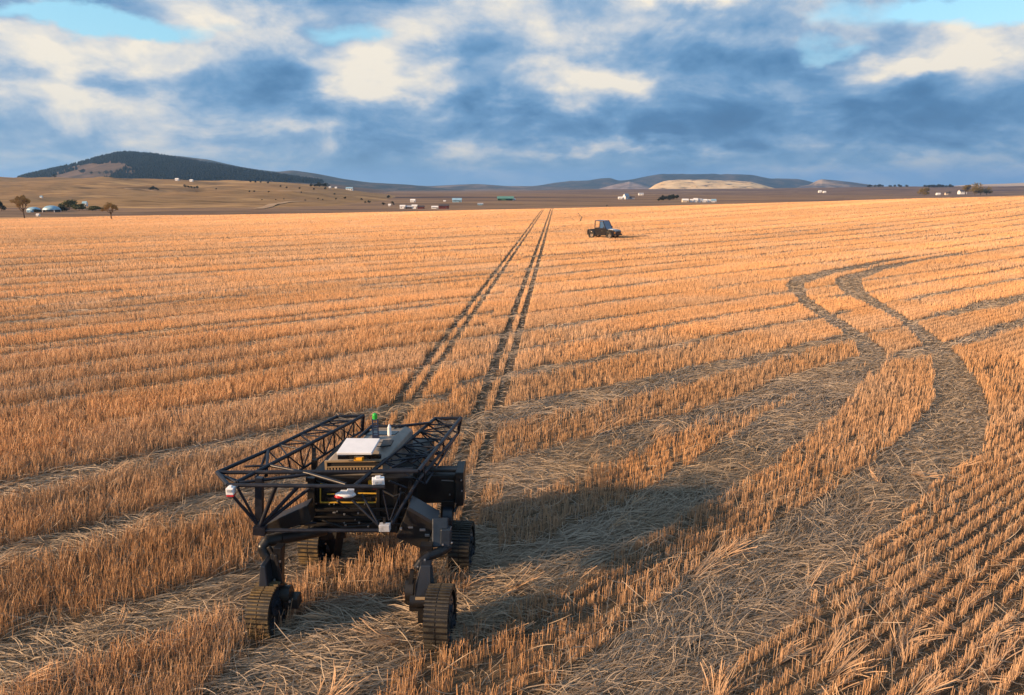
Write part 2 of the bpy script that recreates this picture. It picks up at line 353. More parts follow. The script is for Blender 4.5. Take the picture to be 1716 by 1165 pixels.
def make_field():
    naz, nr = 1000, 760
    azs = np.radians(np.concatenate([np.linspace(-80, -46, 60), np.linspace(-45.8, 45.8, naz-120), np.linspace(46, 80, 60)]))
    r = np.exp(np.linspace(math.log(2.5), math.log(340), nr)); A, R = np.meshgrid(azs, r, indexing='ij')
    x = R*np.sin(A); y = R*np.cos(A); k = plan(x.ravel(), y.ravel()).reshape(x.shape)
    z = field_z(x, y)-np.where(k == 2, .05, 0)-np.where(k == 3, .02, 0)
    fl = np.where(k == 0, .22, np.where(k == 2, .25, 1.0)); farv = sstep(60, 130, R)*np.where(k == 0, 1, .15)
    co = np.stack([x, y, z], -1).reshape(-1, 3)
    o = np_mesh('field', co, grid_faces(naz, nr)[:, ::-1], soil_material(), {'flat': fl.ravel(), 'far': farv.ravel()})
    tag(o, kind='structure'); return o
make_field()
# a plain patch of the same field under and behind the viewer
def patch():
    u = np.linspace(-60, 60, 90); w = np.linspace(-60, 8, 60); Xg, Yg = np.meshgrid(u, w, indexing='ij'); Zg = field_z(Xg, Yg)-.06
    n = Xg.size; o = np_mesh('field_behind', np.stack([Xg, Yg, Zg], -1).reshape(-1, 3), grid_faces(90, 60), bpy.data.materials['field_soil'], {'flat': np.full(n, .5), 'far': np.zeros(n)}); tag(o, kind='structure')
patch()
def land_material(name, cols, scale, stretch=(1, 1, 1), detail=6, patch_cols=None, patch_scale=.002):
    m = bpy.data.materials.new(name); m.use_nodes = True; t = NT(m.node_tree); p = t.n['Principled BSDF']
    g = t.node('ShaderNodeNewGeometry').outputs['Position']; st = t.vm('MULTIPLY', g, stretch)
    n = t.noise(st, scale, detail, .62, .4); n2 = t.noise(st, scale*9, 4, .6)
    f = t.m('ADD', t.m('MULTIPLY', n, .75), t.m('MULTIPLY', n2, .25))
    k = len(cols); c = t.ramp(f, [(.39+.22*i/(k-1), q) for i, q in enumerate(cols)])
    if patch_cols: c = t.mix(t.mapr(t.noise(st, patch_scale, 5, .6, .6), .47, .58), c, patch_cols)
    t.l.new(c, p.inputs['Base Color']); p.inputs['Roughness'].default_value = .95; p.inputs['Specular IOR Level'].default_value = .1
    return m
def make_valley():
    naz, nr = 360, 200
    azs = np.radians(np.linspace(-85, 85, naz)); r = np.exp(np.linspace(math.log(140), math.log(9500), nr)); A, R = np.meshgrid(azs, r, indexing='ij')
    x = R*np.sin(A); y = R*np.cos(A); z = valley_z(x, y)
    o = np_mesh('valley_ground', np.stack([x, y, z], -1).reshape(-1, 3), grid_faces(naz, nr)[:, ::-1], land_material('valley_soil', [(.07,.047,.044), (.16,.105,.075), (.27,.175,.10), (.12,.08,.055), (.31,.205,.115)], .007, (.25, 1, 1)))
    tag(o, kind='structure')
make_valley()
brown.mesh('brown_hill', land_material('dry_grass', [(.14,.087,.040), (.31,.195,.088), (.21,.13,.062), (.44,.28,.125)], .011, (.4, 1, 1)), 320, 120)  # cloud shade over hill and valley put into darker grass and soil colours
wood1.mesh('wooded_hill', land_material('hill_grass', [(.065,.048,.036), (.11,.075,.05), (.18,.122,.085)], .008))
wood2.mesh('scrub_hill', land_material('hill_scrub', [(.018,.028,.032), (.04,.045,.042), (.13,.10,.08)], .010))
low.mesh('low_hills', land_material('low_scrub', [(.04,.045,.045), (.09,.075,.06), (.22,.17,.14)], .005))
far.mesh('far_hills', land_material('far_scrub', [(.014,.024,.034), (.032,.04,.045), (.10,.085,.075)], .006))
knoll.mesh('bare_knoll', land_material('pale_rock', [(.14,.11,.10), (.26,.20,.17), (.38,.30,.26)], .012))
golden.mesh('golden_hill', land_material('golden_grass', [(.07,.05,.03), (.70,.48,.22), (.76,.55,.28), (.82,.63,.36)], .012))  # sunlit patch among the far hills: its brightness put into the grass colour
mesa.mesh('mesa', land_material('mesa_scrub', [(.04,.04,.045), (.10,.075,.06), (.42,.31,.2)], .006, (.6, 1, 1)))
plateau.mesh('plateau', land_material('plateau_soil', [(.055,.038,.042), (.11,.075,.066), (.21,.14,.095), (.11,.075,.06), (.30,.205,.125)], .005, (.22, 1, 1)), 320, 120)
pale.mesh('pale_hill', land_material('pale_stubble', [(.45,.33,.2), (.55,.41,.26), (.6,.46,.3)], .003))
#SPLIT

# ------------------------------------------------------------------ stubble: cut straw standing in drilled rows, and straw lying flat
def straw_material():
    m = bpy.data.materials.new('straw'); m.use_nodes = True; t = NT(m.node_tree); p = t.n['Principled BSDF']
    a = t.node('ShaderNodeAttribute', attribute_name='tint').outputs['Color']; t.l.new(a, p.inputs['Base Color'])
    p.inputs['Roughness'].default_value = .55; p.inputs['Specular IOR Level'].default_value = .25
    tr = t.node('ShaderNodeBsdfTranslucent'); t.l.new(a, tr.inputs[0]); mx = t.node('ShaderNodeMixShader'); mx.inputs[0].default_value = .18
    t.l.new(p.outputs[0], mx.inputs[1]); t.l.new(tr.outputs[0], mx.inputs[2]); t.l.new(mx.outputs[0], t.n['Material Output'].inputs[0]); return m
STRAW = straw_material()
def tints(n, x, y, kind, spread=1.0):
    w = fbm(x/2.5, y/2.5, 61, 3)[:, None]; q = .5+(RNG.random((n, 1))-.5)*spread
    if kind == 'stand': a = np.array([.63,.335,.145]); b = np.array([.80,.50,.275]); g = np.array([.62,.47,.345])
    else: a = np.array([.40,.30,.195]); b = np.array([.64,.51,.36]); g = np.array([.52,.44,.36])
    c = a*(1-q)+b*q; c = c*(1-.55*np.clip(w*2-.7, 0, 1))+g*.55*np.clip(w*2-.7, 0, 1)
    c *= 1+RNG.uniform(-.28, .12, (n, 1))*spread
    near_shade = (1-sstep(9, 34, y+6*(fbm(x/6, y/6, 63)-.5)))[:, None]; c = c*(1-near_shade*np.array([.20, .21, .22]))     # cloud shade over the foreground painted into the straw: nearer stalks darker
    if kind == 'stand': c = c*(.66+.5*band_tone(x, y))[:, None]      # passes of the combine: long bands of thicker and thinner straw
    return np.concatenate([np.clip(c, 0, .9), np.ones((n, 1))], 1)
def band_tone(x, y):
    u, v = uv(x, y); k = 1+np.clip(v-16, 0, 200)*.012; return .2+.6*vnoise(v/(.75*k)+.3*vnoise(u/9, v*0, 66), u/38, 64)+.4*vnoise(v/(2.3*k), u/70, 65)
def cells(r0, r1, dens, half=48):
    """random spots in the ring r0..r1 of the field, dens per square metre"""
    A = math.radians(half); n = int(dens*A*(r1*r1-r0*r0)); r = np.sqrt(RNG.uniform(r0*r0, r1*r1, n)); a = RNG.uniform(-A, A, n); return r*np.sin(a), r*np.cos(a)
def blades(x, y, h, w, lean, laz, yaw, tint, bend=True):
    n = len(x); z = field_z(x, y)-.02; cx, sy = np.cos(yaw)*w/2, np.sin(yaw)*w/2; dx, dy = np.cos(laz)*lean*h, np.sin(laz)*lean*h
    L = ((0, 1, 0), (.55, .95, .35), (1, .75, 1)) if bend else ((0, 1, 0), (1, .8, 1))
    vs = []
    for hh, ww, bb in L:
        for s in (-1, 1): vs.append(np.stack([x+dx*bb+s*cx*ww, y+dy*bb+s*sy*ww, z+h*hh], 1))
    k = len(vs); co = np.stack(vs, 1).reshape(-1, 3); b = np.arange(n)[:, None]*k
    fs = [np.concatenate([b, b+1, b+3, b+2], 1)]
    if bend: fs.append(np.concatenate([b+2, b+3, b+5, b+4], 1))
    return co, np.concatenate(fs), np.repeat(tint, k, 0)
def ribbons(x, y, az, L, w, hgt, curl, tint, z0=None, rise=None, seg=4):
    n = len(x); z = field_z(x, y)+.005 if z0 is None else z0; vs = []; px, py = x.copy(), y.copy(); a = az.copy()
    for i in range(seg+1):
        f = i/seg; nx, ny = -np.sin(a)*w/2, np.cos(a)*w/2; zz = z+hgt*(math.sin(math.pi*f)**.8 if rise is None else 0)+(0 if rise is None else rise*f)
        tp = 1-.35*f; vs.append(np.stack([px-nx*tp, py-ny*tp, zz], 1)); vs.append(np.stack([px+nx*tp, py+ny*tp, zz+w*.9*np.sin(i*.7+x*37)], 1))
        px = px+np.cos(a)*L/seg; py = py+np.sin(a)*L/seg; a = a+curl/seg
    k = 2*(seg+1); co = np.stack(vs, 1).reshape(-1, 3); b = np.arange(n)[:, None]*k; j = [np.concatenate([b+2*i, b+2*i+1, b+2*i+3, b+2*i+2], 1) for i in range(seg)]
    return co, np.concatenate(j), np.repeat(tint, k, 0)
def join(name, parts, label, cat):
    o = 0; V = []; Fs = []; T = []
    for co, f, t in parts: V.append(co); Fs.append(f+o); T.append(t); o += len(co)
    ob = np_mesh(name, np.concatenate(V), np.concatenate(Fs), STRAW, {'tint': np.concatenate(T)}, smooth=False)
    tag(ob, label, cat, kind='stuff'); return ob
N = lambda n, s=1.0: RNG.normal(0, s, n)
def make_stubble():
    parts = []; lie = []
    # near rows (drilled 17 cm apart)
    sp = .21
    vv = np.arange(-14, 34, sp); rows = []
    for v0 in vv:
        u = RNG.uniform(-16, 44, int(60*165)); rows.append(np.stack([u, np.full(u.shape, v0)], 1))
    q = np.concatenate(rows); u, v = q[:, 0], q[:, 1]
    rowk = np.round(v/sp).astype(np.int64)
    # dashes: short runs of stalks with small gaps
    right = sstep(-3, 3, u*UX-v*UY+1.5)
    gapn = vnoise(u/.16+rowk*3.7, v*0+rowk, 71); keep = RNG.random(len(u)) < np.where(gapn < .24, .10, 1)*(.62+.32*(1-right))
    v = v+N(len(v), .017)*(1+3.4*(1-right)+np.clip((np.hypot(u, v)-13)/5, 0, 2.2)); u = u+N(len(u), .02)
    x = u*UX-v*UY; y = u*UY+v*UX; r = np.hypot(x, y)
    keep &= (r < 27) & (y > 4.6) & (np.abs(np.arctan2(x, y)) < math.radians(50)) & (RNG.random(len(u)) < np.clip(1.15-(r-10)/26, .45, 1))
    x, y, rowk, u = x[keep], y[keep], rowk[keep], u[keep]; k = plan(x, y); s = k == 0; x, y, rowk, u = x[s], y[s], rowk[s], u[s]; n = len(x); r = np.hypot(x, y); right = sstep(-3, 3, x+1.5)
    patchy = fbm(x/1.3, y/1.3, 81); s = RNG.random(n) < np.clip(.62+patchy*.8, 0, 1); x, y, rowk, u, right, r = (a[s] for a in (x, y, rowk, u, right, r)); n = len(x)
    h = (.145+.035*(1-right)+.06*vnoise(u/.4+rowk*5.1, rowk*1.0, 83)+.05*fbm(x/3, y/3, 85))*(1+N(n, .08)+(1-right)*np.abs(N(n, .18)))*np.where(RNG.random(n) < .06, RNG.uniform(.5, 1.5, n), 1)
    lean = np.abs(N(n, .10))*(1+1.4*(1-right)); laz = np.where(RNG.random(n) < .5, RNG.uniform(0, 6.28, n), math.atan2(UY, UX)+N(n, .5))
    # rows near flattened straw lean over towards it
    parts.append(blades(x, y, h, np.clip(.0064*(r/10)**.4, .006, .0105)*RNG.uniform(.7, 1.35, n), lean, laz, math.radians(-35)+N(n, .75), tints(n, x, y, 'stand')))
    # further away the stalks are gathered into broader tufts
    for r0, r1, dn, w, vr in ((26, 36, 420, .008, .06), (36, 52, 230, .010, .08), (52, 80, 115, .014, .08), (80, 120, 52, .022, .08), (120, 205, 20, .036, .1)):
        x, y = cells(r0, r1, dn); uu, v = uv(x, y); v = np.round(v/.33)*.33+N(len(x), vr) if r1 < 60 else v; x = uu*UX-v*UY; y = uu*UY+v*UX
        s = (plan(x, y) == 0) & (RNG.random(len(x)) < np.clip(.85+.3*fbm(x/3, y/3, 88), 0, 1)); x, y = x[s], y[s]; n = len(x)
        h = (.155+.05*fbm(x/4, y/4, 85))*RNG.uniform(.92, 1.08, n)*(.72+.45*band_tone(x, y))
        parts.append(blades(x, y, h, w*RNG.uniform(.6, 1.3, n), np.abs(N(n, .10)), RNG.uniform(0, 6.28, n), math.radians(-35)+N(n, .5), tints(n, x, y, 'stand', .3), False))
    so_ = join('standing_stubble', parts, 'orange cut wheat stubble standing in drilled rows all over the field', 'stubble')
    # lying straw
    rowa = math.atan2(UY, UX)
    for r0, r1, dn, w, ln, sg in ((4.6, 14, 360, .0066, .80, 6), (14, 26, 260, .010, .75, 5), (26, 50, 110, .017, .6, 3), (50, 110, 9, .04, .7, 2)):
        x, y = cells(r0, r1, dn, 49); k = plan(x, y); s = (k == 1) | (k == 3) | ((k == 2) & (RNG.random(len(x)) < .4)); x, y, k = x[s], y[s], k[s]; n = len(x)
        sw = (fbm(x/1.1, y/1.1, 91, 2)-.5)*2.6
        a = rowa-.25+sw*.8+N(n, .22)+np.where(RNG.random(n) < .10, N(n, 1.0), 0)
        a = np.where(k == 3, math.radians(20)+N(n, .35), a); a = np.where(k == 2, math.radians(8)+N(n, .3), a); a = a+np.where(RNG.random(n) < .35, math.pi, 0)
        L = ln*RNG.uniform(.45, 1.25, n)*np.where(k == 3, .5, 1)*np.where(k == 2, .4, 1); hg = np.abs(N(n, .055))*np.where(k >= 2, .5, 1)
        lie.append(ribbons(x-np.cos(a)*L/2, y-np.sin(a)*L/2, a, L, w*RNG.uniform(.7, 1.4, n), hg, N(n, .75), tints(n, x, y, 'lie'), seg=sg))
    x, y = cells(4.6, 17, 110, 49); s = plan(x, y) == 0; x, y = x[s], y[s]; n = len(x)
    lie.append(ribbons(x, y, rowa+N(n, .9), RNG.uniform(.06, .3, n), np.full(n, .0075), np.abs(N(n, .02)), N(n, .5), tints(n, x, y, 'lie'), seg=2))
    # loose stalks lying over everything, half risen
    x, y = cells(4.6, 16, 16, 49); k = plan(x, y); s = k <= 1; x, y = x[s], y[s]; n = len(x); a = rowa+N(n, 1.0)+np.where(RNG.random(n) < .5, math.pi, 0)
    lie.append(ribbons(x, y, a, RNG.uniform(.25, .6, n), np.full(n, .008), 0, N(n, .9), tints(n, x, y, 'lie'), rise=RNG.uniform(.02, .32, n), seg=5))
    # sheaves: fans of straw pushed over, at lodging edges and over the nearest rows
    cx, cy = cells(5, 15, 9, 49); k = plan(cx, cy); k2 = np.maximum.reduce([plan(cx+.35*math.cos(t), cy+.35*math.sin(t)) for t in (0, 1.57, 3.14, 4.71)])
    ok = ((k == 0) & (k2 == 1) & (RNG.random(len(cx)) < .10)) | ((k == 0) & (cx > 1.6) & (cy < 9.5) & (RNG.random(len(cx)) < .30)) | ((k == 1) & (RNG.random(len(cx)) < .10)); ok |= inpoly(BUNDLE, cx, cy)
    cx, cy = cx[ok], cy[ok]; m = 16; n = len(cx)*m; ba = np.repeat(rowa+N(len(cx), .45)+np.where(RNG.random(len(cx)) < .2, math.pi, 0), m); up = np.repeat(RNG.uniform(.06, .26, len(cx)), m)
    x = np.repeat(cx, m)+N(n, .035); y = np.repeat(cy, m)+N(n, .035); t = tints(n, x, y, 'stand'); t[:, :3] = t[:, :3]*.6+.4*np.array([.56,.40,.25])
    lie.append(ribbons(x, y, ba+N(n, .2), RNG.uniform(.3, .62, n), np.full(n, .0095), 0, N(n, .5), t, rise=np.clip(up+N(n, .05), .01, .4), seg=5))
    lo_ = join('lying_straw', lie, 'greyish straw lying flat in strips and lanes between the standing stubble', 'straw')
    return so_, lo_
make_stubble()

# ------------------------------------------------------------------ field robot
BLACK = mat('black_metal', (.007,.0075,.010), rough=.42, spec=.4, second=(.024,.021,.017), scale=4)
TUBE = mat('black_tube', (.012,.014,.022), rough=.42, spec=.35, var=.3, scale=9)
DARKBLUE = mat('dark_blue_cast', (.012,.018,.028), rough=.35, spec=.6, var=.3, scale=8)
HOOD = mat('taupe_hood', (.24,.215,.185), rough=.45, spec=.5, var=.16, scale=5, bump=.05)
TRIM = mat('sand_trim', (.36,.26,.15), rough=.5)
YELLOW = mat('yellow_line', (.70,.42,.05), rough=.45)
AMBER = mat('amber_plastic', (.80,.40,.03), rough=.35)
WHITE = mat('white_plastic', (.78,.79,.80), rough=.35, var=.05, scale=8)
GREYW = mat('grey_box', (.42,.44,.47), rough=.4, var=.25, scale=25)
RED = mat('red_lens', (.50,.02,.03), rough=.3)
GREEN = mat('green_lens', (.03,.42,.05), rough=.25)
STEEL = mat('bright_bolt', (.55,.55,.55), rough=.3, metal=.8)
RUBBER = mat('dusty_rubber', (.028,.026,.020), rough=.7, second=(.20,.13,.048), scale=7, bump=.3)
CLEANR = mat('dark_rubber', (.018,.017,.015), rough=.65, second=(.055,.045,.028), scale=6, bump=.3)
RO = Vector((-1.88, 8.28, 0)); RYAW = math.radians(-5.5)
robot = empty('field_robot', RO, 0, 'black four-track field robot with open truss frame and taupe hood in the stubble', 'field robot')
def rb(m, name, ma, parent=None, bevel=0.0): return m.build(name, ma, parent or robot, bevel, RO)
def lerp(a, b, t): return a+(b-a)*t
def truss(oa, ob, ia, ib, ba, bb, n, r, end=True, ob2=None):
    m = MB(); m.cyl(oa, ob, r, n=10); m.cyl(ia, ib, r, n=10); m.cyl(ba, bb, r*.7, n=8)
    for k in range(n+1):
        t = k/n; o = lerp(oa, ob, t); i = lerp(ia, ib, t); b = lerp(ba, bb, t)
        if k: m.cyl(o, i, r*(1 if k == n else .5), n=8)
        m.cyl(i, b, r*.5, n=7)
        if k % 3 == 0: m.cyl(o, b, r*.4, n=6)
        if k < n:
            t2 = (k+1)/n; o2 = lerp(oa, ob, t2); i2 = lerp(ia, ib, t2); b2 = lerp(ba, bb, t2)
            m.cyl(o if k % 2 else i, i2 if k % 2 else o2, r*.42, n=7); m.cyl(b if k % 2 else i, i2 if k % 2 else b2, r*.40, n=7)
    for q in (oa, ob, ia, ib): m.ball(q, r*1.15, 8, 6)
    return m
R_ = .026
P1 = at(364,792,1.75); P2 = at(382,813,1.75); P3 = at(645,816,1.75); R0 = at(701,790,1.75)
LI = at(396,808.5,1.75); LOB = at(564,698.5,1.70); LIB = at(608.5,697,1.70); RI = at(594,814.5,1.75); ROB = at(772,701,1.70); RIB = at(729,701.5,1.70)
# left arm: its lattice starts behind the splayed corner
LM = at(449,754.5,1.735); LIM = lerp(LI, LIB, .34)
m = truss(LM, LOB, LIM, LIB, lerp(LI, LIB, .34)+Vector((.03,.02,-.30)), LIB+Vector((-.03,0,-.26)), 7, R_)
m.cyl(P1, LM, R_); m.cyl(LI, LIM, R_); m.cyl(P1+Vector((0,0,-.005)), LI, R_*.6)
m.cyl(LM, at(446,797,1.70), R_*.9); m.cyl(LM, at(430,800,1.62), R_*.7)
m.cyl(LIB, LIB+Vector((-.03,0,-.27)), R_*1.2)
rb(m, 'truss_arm', TUBE)
m = truss(lerp(R0, ROB, .1), ROB, lerp(RI, RIB, .3), RIB, lerp(R0, ROB, .12)+Vector((.0,.02,-.30)), ROB+Vector((-.05,0,-.26)), 6, R_)
m.cyl(R0, ROB, R_*1.1); m.cyl(RI, RIB, R_*1.05); E = atY(656,878,7.9)
m.cyl(ROB+Vector((-.05,0,-.26)), atY(700,806,8.35), R_*.9); m.cyl(atY(700,806,8.35), E, R_*.95); m.cyl(ROB, ROB+Vector((-.05,0,-.26)), R_*1.1); m.cyl(atY(745,752,9.4), atY(690,822,8.2), R_*.55)
for a, b in (((690,776,8.6),(741,742,9.2)), ((655,784,8.4),(716,757,9.0)), ((668,770,8.7),(738,758,9.1))): m.cyl(atY(*a), atY(*b), R_*.55)
rb(m, 'truss_arm', TUBE)
# front frame
m = MB()
for a, b, r in ((P2, P3, R_), (P1, R0, R_), (P1, P2, R_*1.1), (at(410,782,1.74), at(452,780,1.74), R_*.6), (at(452,780,1.74), at(516,793,1.75), R_*.8), (at(516,793,1.75), at(580,812,1.75), R_*.9), (at(401,809,1.75), at(511,796,1.75), R_*.8), (P1+Vector((.02,0,-.02)), at(401,807,1.72), R_*.6), (at(511,796,1.72), at(692,786,1.72), R_*.9)): m.cyl(a, b, r)
BL = atY(435,884,7.80); BR = atY(645,886,7.80)
m.cyl(atY(432,889,7.78), atY(645,889,7.78), R_*.95); m.cyl(atY(436,883,8.0), atY(530,876,8.35), R_*.7)
for a, yy, r in (((463,813),7.78,1.0), ((500,815),7.9,.95), ((519,818),8.0,.9), ((397,815),7.72,.62), ((391,832),7.70,.72)): m.cyl(atY(*a, yy), BL, R_*r)
for a, yy, r in (((590,838),7.95,.62), ((606,828),8.0,.55)): m.cyl(atY(*a, yy), atY(636,882,7.82), R_*r)
m.cyl(atY(641,822,7.9), atY(652,872,7.85), R_*.35); m.cyl(atY(672,824,8.2), atY(654,872,7.9), R_*.35); m.cyl(atY(671,818,8.2), atY(670,850,8.2), R_*.4); m.cyl(atY(565,840,7.95), atY(585,853,8.1), R_*.5)
m.cyl(atY(652,806,8.2), atY(682,818,8.3), R_*.5)
m.beam(atY(435,800,7.92), atY(434.5,882,7.86), .085, .085); m.beam(atY(426,887,7.8), atY(446,889,7.8), .10, .11)
m.ball(atY(435,878,7.82), .05)
rb(m, 'front_frame', TUBE)
m = MB(); m.beam(atY(527,770,9.0), atY(527,800,9.0), .07, .07); m.beam(atY(526,720+30,9.2), atY(526,790,9.1), .05, .05); rb(m, 'post', BLACK)
m = MB(); m.beam(atY(522,800,8.42), atY(522,850,8.42), .09, .06); rb(m, 'post', BLACK)
# sensors
def sensor(c, sz, red=True, rz=0.0):
    R = Matrix.Rotation(rz, 3, 'Z'); m = MB(); m.box(c, sz, R); m.box(Vector(c)+Vector((0,0,sz[2]*.62)), (sz[0]*.45, sz[1]*.45, sz[2]*.3), R); o = rb(m, 'sensor', WHITE, bevel=.008)
    if red:
        q = MB(); q.box(Vector(c)-Vector((0,0,sz[2]*.5+.012)), (sz[0]*.94, sz[1]*.94, .026), R); rb(q, 'lens', RED, o, .004)
    q = MB(); q.box(Vector(c)+R @ Vector((0,-sz[1]*.5-.003,.012)), (sz[0]*.6, .006, sz[2]*.35), R); rb(q, 'display', GREYW, o)
    return o
sensor(atY(387,822,7.72), (.095,.09,.085)); sensor(atY(634,807.5,7.8), (.15,.10,.10), True, .2)
m = MB(); c = atY(579,829,7.95); m.ball(c, .04, 12, 8, (3.4,1.5,1)); m.cyl(c+Vector((.06,0,.02)), c+Vector((.07,0,.075)), .045); m.box(c+Vector((.0,0,.02)), (.13,.08,.05)); o = rb(m, 'sensor', WHITE); m = MB(); m.ball(c+Vector((-.06,-.012,-.014)), .035, 12, 8, (2.2,1.5,.8)); rb(m, 'lens', RED, o)
m = MB(); m.box(atY(645,883.5,7.78), (.135,.09,.09)); o = rb(m, 'junction_box', GREYW, None, .008); m = MB(); m.beam(atY(644,868,7.8), atY(644,880,7.8), .03, .03); rb(m, 'bracket', BLACK, o)
# chassis
m = MB(); f0 = [atY(515,893,8.5), atY(690,893,8.5), atY(690,800,8.5), atY(515,800,8.5)]; sh = Vector((.14,1.5,0)); m.hexa(f0, [p+sh for p in f0]); rb(m, 'chassis', BLACK, None, .012)
m = MB(); m.beam(atY(513,803,8.47), atY(692,803,8.47), .05, .07); m.beam(atY(517,853,8.46), atY(690,853,8.46), .06, .05); m.beam(atY(510,878,8.46), atY(690,878,8.46), .05, .045); m.beam(atY(514,866,8.46), atY(690,867,8.46), .03, .02)
for q in (523, 634, 664, 688): m.beam(atY(q,805,8.465), atY(q,892,8.465), .05, .045)
rb(m, 'chassis_rail', BLACK, None, .006)
m = MB()
for px, py, a, b in ((560,859,.05,.02), (577,862,.03,.03), (600,860,.025,.03), (602,876,.03,.03), (617,882,.03,.025), (522,872,.03,.03), (523,884,.05,.02), (535,884,.02,.015), (507,876,.04,.012), (577,876,.02,.02), (579,880,.03,.025), (565,857,.02,.02), (595,871,.015,.015), (552,845,.015,.02), (560,845,.015,.02), (611,845,.015,.02), (529,844,.03,.02)): m = MB(); m.box(atY(px,py,8.43), (a*.8,.02,b*.8)); rb(m, 'bolt', STEEL, None, .002)
m = MB(); PL = 8.462
m.beam(atY(537,812,PL), atY(537,843,PL), .014, .012, up=(0,1,0)); m.beam(atY(537,842,PL), atY(631,842,PL), .02, .012); m.beam(atY(631,834,PL), atY(631,843,PL), .014, .012, up=(0,1,0)); m.beam(atY(540,806,PL), atY(600,805,PL), .012, .012); m.beam(atY(600,826.5,PL), atY(631,827,PL), .018, .012); m.beam(atY(548,828,PL), atY(561,828,PL), .012, .012)
m.beam(atY(540,809,PL), atY(540,814,PL), .05, .02)
rb(m, 'stripe', YELLOW)
m = MB(); m.box(atY(621,811,8.4), (.055,.05,.09)); m.box(atY(623,817,8.42), (.09,.02,.018)); rb(m, 'clamp', AMBER, None, .005)
m = MB(); m.box(atY(585,836,8.468), (.6,.01,.05)); m.box(atY(575,820,8.468), (.55,.01,.06)); rb(m, 'name_plate', mat('dark_plate', (.02,.02,.022), rough=.25, spec=.7))
# hood
h0 = [at(545,786,1.66), at(641,786,1.66), at(641,769.5,1.76), at(545,771,1.76)]
z1 = 1.86; zt = 1.90
A = [at(548,771.5,1.762), at(640,770,1.762), at(634,752,1.86), at(560,755,1.86)]
Bk = [at(600,735,1.90), at(655,733,1.90), at(686,716.5,1.90), at(624,713,1.90)]
m = MB()
fl = lambda p, z: Vector((p.x, p.y, z))
sec = []
for l, r, zt_, cw in ((at(545,771,1.76), at(640,770,1.76), 1.76, .05), (at(553,757,1.86), at(646,755,1.86), 1.86, .09), (at(600,733,1.90), at(668,733,1.90), 1.90, .08), (at(622,713,1.90), at(687,715,1.90), 1.90, .06), (at(627,711,1.86), at(690,713,1.86), 1.84, .05)):
    l = fl(l, zt_); r = fl(r, zt_); w = r-l; u = w.normalized()
    sec.append([fl(l-u*.015, 1.50), fl(l-u*.015, zt_-cw*1.1), l+u*cw, r-u*cw, fl(r+u*.015, zt_-cw*1.1), fl(r+u*.015, 1.50)])
vs = [p for s in sec for p in s]; fs = []
for i in range(len(sec)-1):
    for j in range(6): fs.append((i*6+j, i*6+(j+1) % 6, (i+1)*6+(j+1) % 6, (i+1)*6+j))
fs += [tuple(range(5, -1, -1)), tuple(range((len(sec)-1)*6, len(sec)*6))]
m.add(vs, fs); hood = rb(m, 'hood', HOOD, None, .014)
# the vent row under the hood front
fa = sec[0][0]; fb_ = sec[0][5]; q = lambda t, z, d=.01: Vector((lerp(fa.x, fb_.x, t), lerp(fa.y, fb_.y, t)-d, z))
m = MB(); m.beam(q(.02,1.745), q(.98,1.745), .03, .022); m.beam(q(.02,1.612), q(.98,1.612), .03, .018); m.beam(q(.03,1.60), q(.03,1.75), .03, .022, up=(0,1,0)); m.beam(q(.97,1.60), q(.97,1.75), .03, .022, up=(0,1,0)); m.beam(q(.04,1.665), q(.96,1.665), .03, .010)
for k in range(17): m.beam(q(.07+.86*k/16,1.612), q(.07+.86*k/16,1.665), .02, .014, up=(0,1,0))
rb(m, 'vent_grille', TRIM, hood)
m = MB(); m.hexa([q(.05,1.605,.004), q(.95,1.605,.004), q(.95,1.745,.004), q(.05,1.745,.004)], [q(.05,1.605,-.02), q(.95,1.605,-.02), q(.95,1.745,-.02), q(.05,1.745,-.02)]); rb(m, 'vent_back', mat('vent_dark', (.01,.01,.01), rough=.8), hood)
DG = mat('dark_glass', (.012,.013,.016), rough=.15, spec=.8)
def slab(pts, t, name, ma, par, bev=.004):
    m = MB(); up = (pts[1]-pts[0]).cross(pts[3]-pts[0]).normalized()
    if up.z < 0: up = -up
    m.hexa([p-up*t/2 for p in pts], [p+up*t/2 for p in pts]); return rb(m, name, ma, par, bev)
slab([at(608,729,1.905), at(661,729,1.905), at(669,723,1.905), at(618,722,1.905)], .012, 'roof_panel', DG, hood)
slab([at(620,719,1.907), at(660,719,1.907), at(664,715.5,1.907), at(626,715,1.907)], .012, 'roof_panel', HOOD, hood)
slab([at(637,749,1.905), at(655,747,1.905), at(660,738,1.91), at(642,738,1.91)], .02, 'roof_panel', BLACK, hood)
slab([at(566,769,1.80), at(639,768,1.80), at(639,762,1.865), at(566,763,1.865)], .025, 'visor', DG, hood)
m = MB(); m.tube([at(600,734,1.92), at(623,714,1.93), at(668,714.5,1.93), at(700,711,1.84), at(722,708.5,1.74)], .022); rb(m, 'roof_rail', TUBE)
m = MB(); q_ = at(603,766,1.83)-Vector((0,.05,0)); m.box(q_, (.13,.05,.055)); m.cyl(q_-Vector((.03,.03,0)), q_+Vector((.05,-.03,0)), .03); rb(m, 'amber_lamp', AMBER, None, .006)
T0 = [at(564,760.5,1.99), at(623,760.5,1.99), at(637,736.5,2.03), at(581,736,2.03)]
slab(T0, .035, 'antenna_panel', WHITE, None, .006)['label'] = 'flat white antenna panel tilted on the hood'
c = (T0[0]+T0[1]+T0[2]+T0[3])/4
for s in (-.1, .1): m = MB(); m.beam(c-Vector((s,0,.17)), c-Vector((s,0,.02)), .05, .05); rb(m, 'panel_leg', BLACK)
b0 = at(630,735,1.90); m = MB()
for s in (-1, 1): m.beam(b0+Vector((s*.036,0,0)), b0+Vector((s*.036,0,.29)), .016, .02)
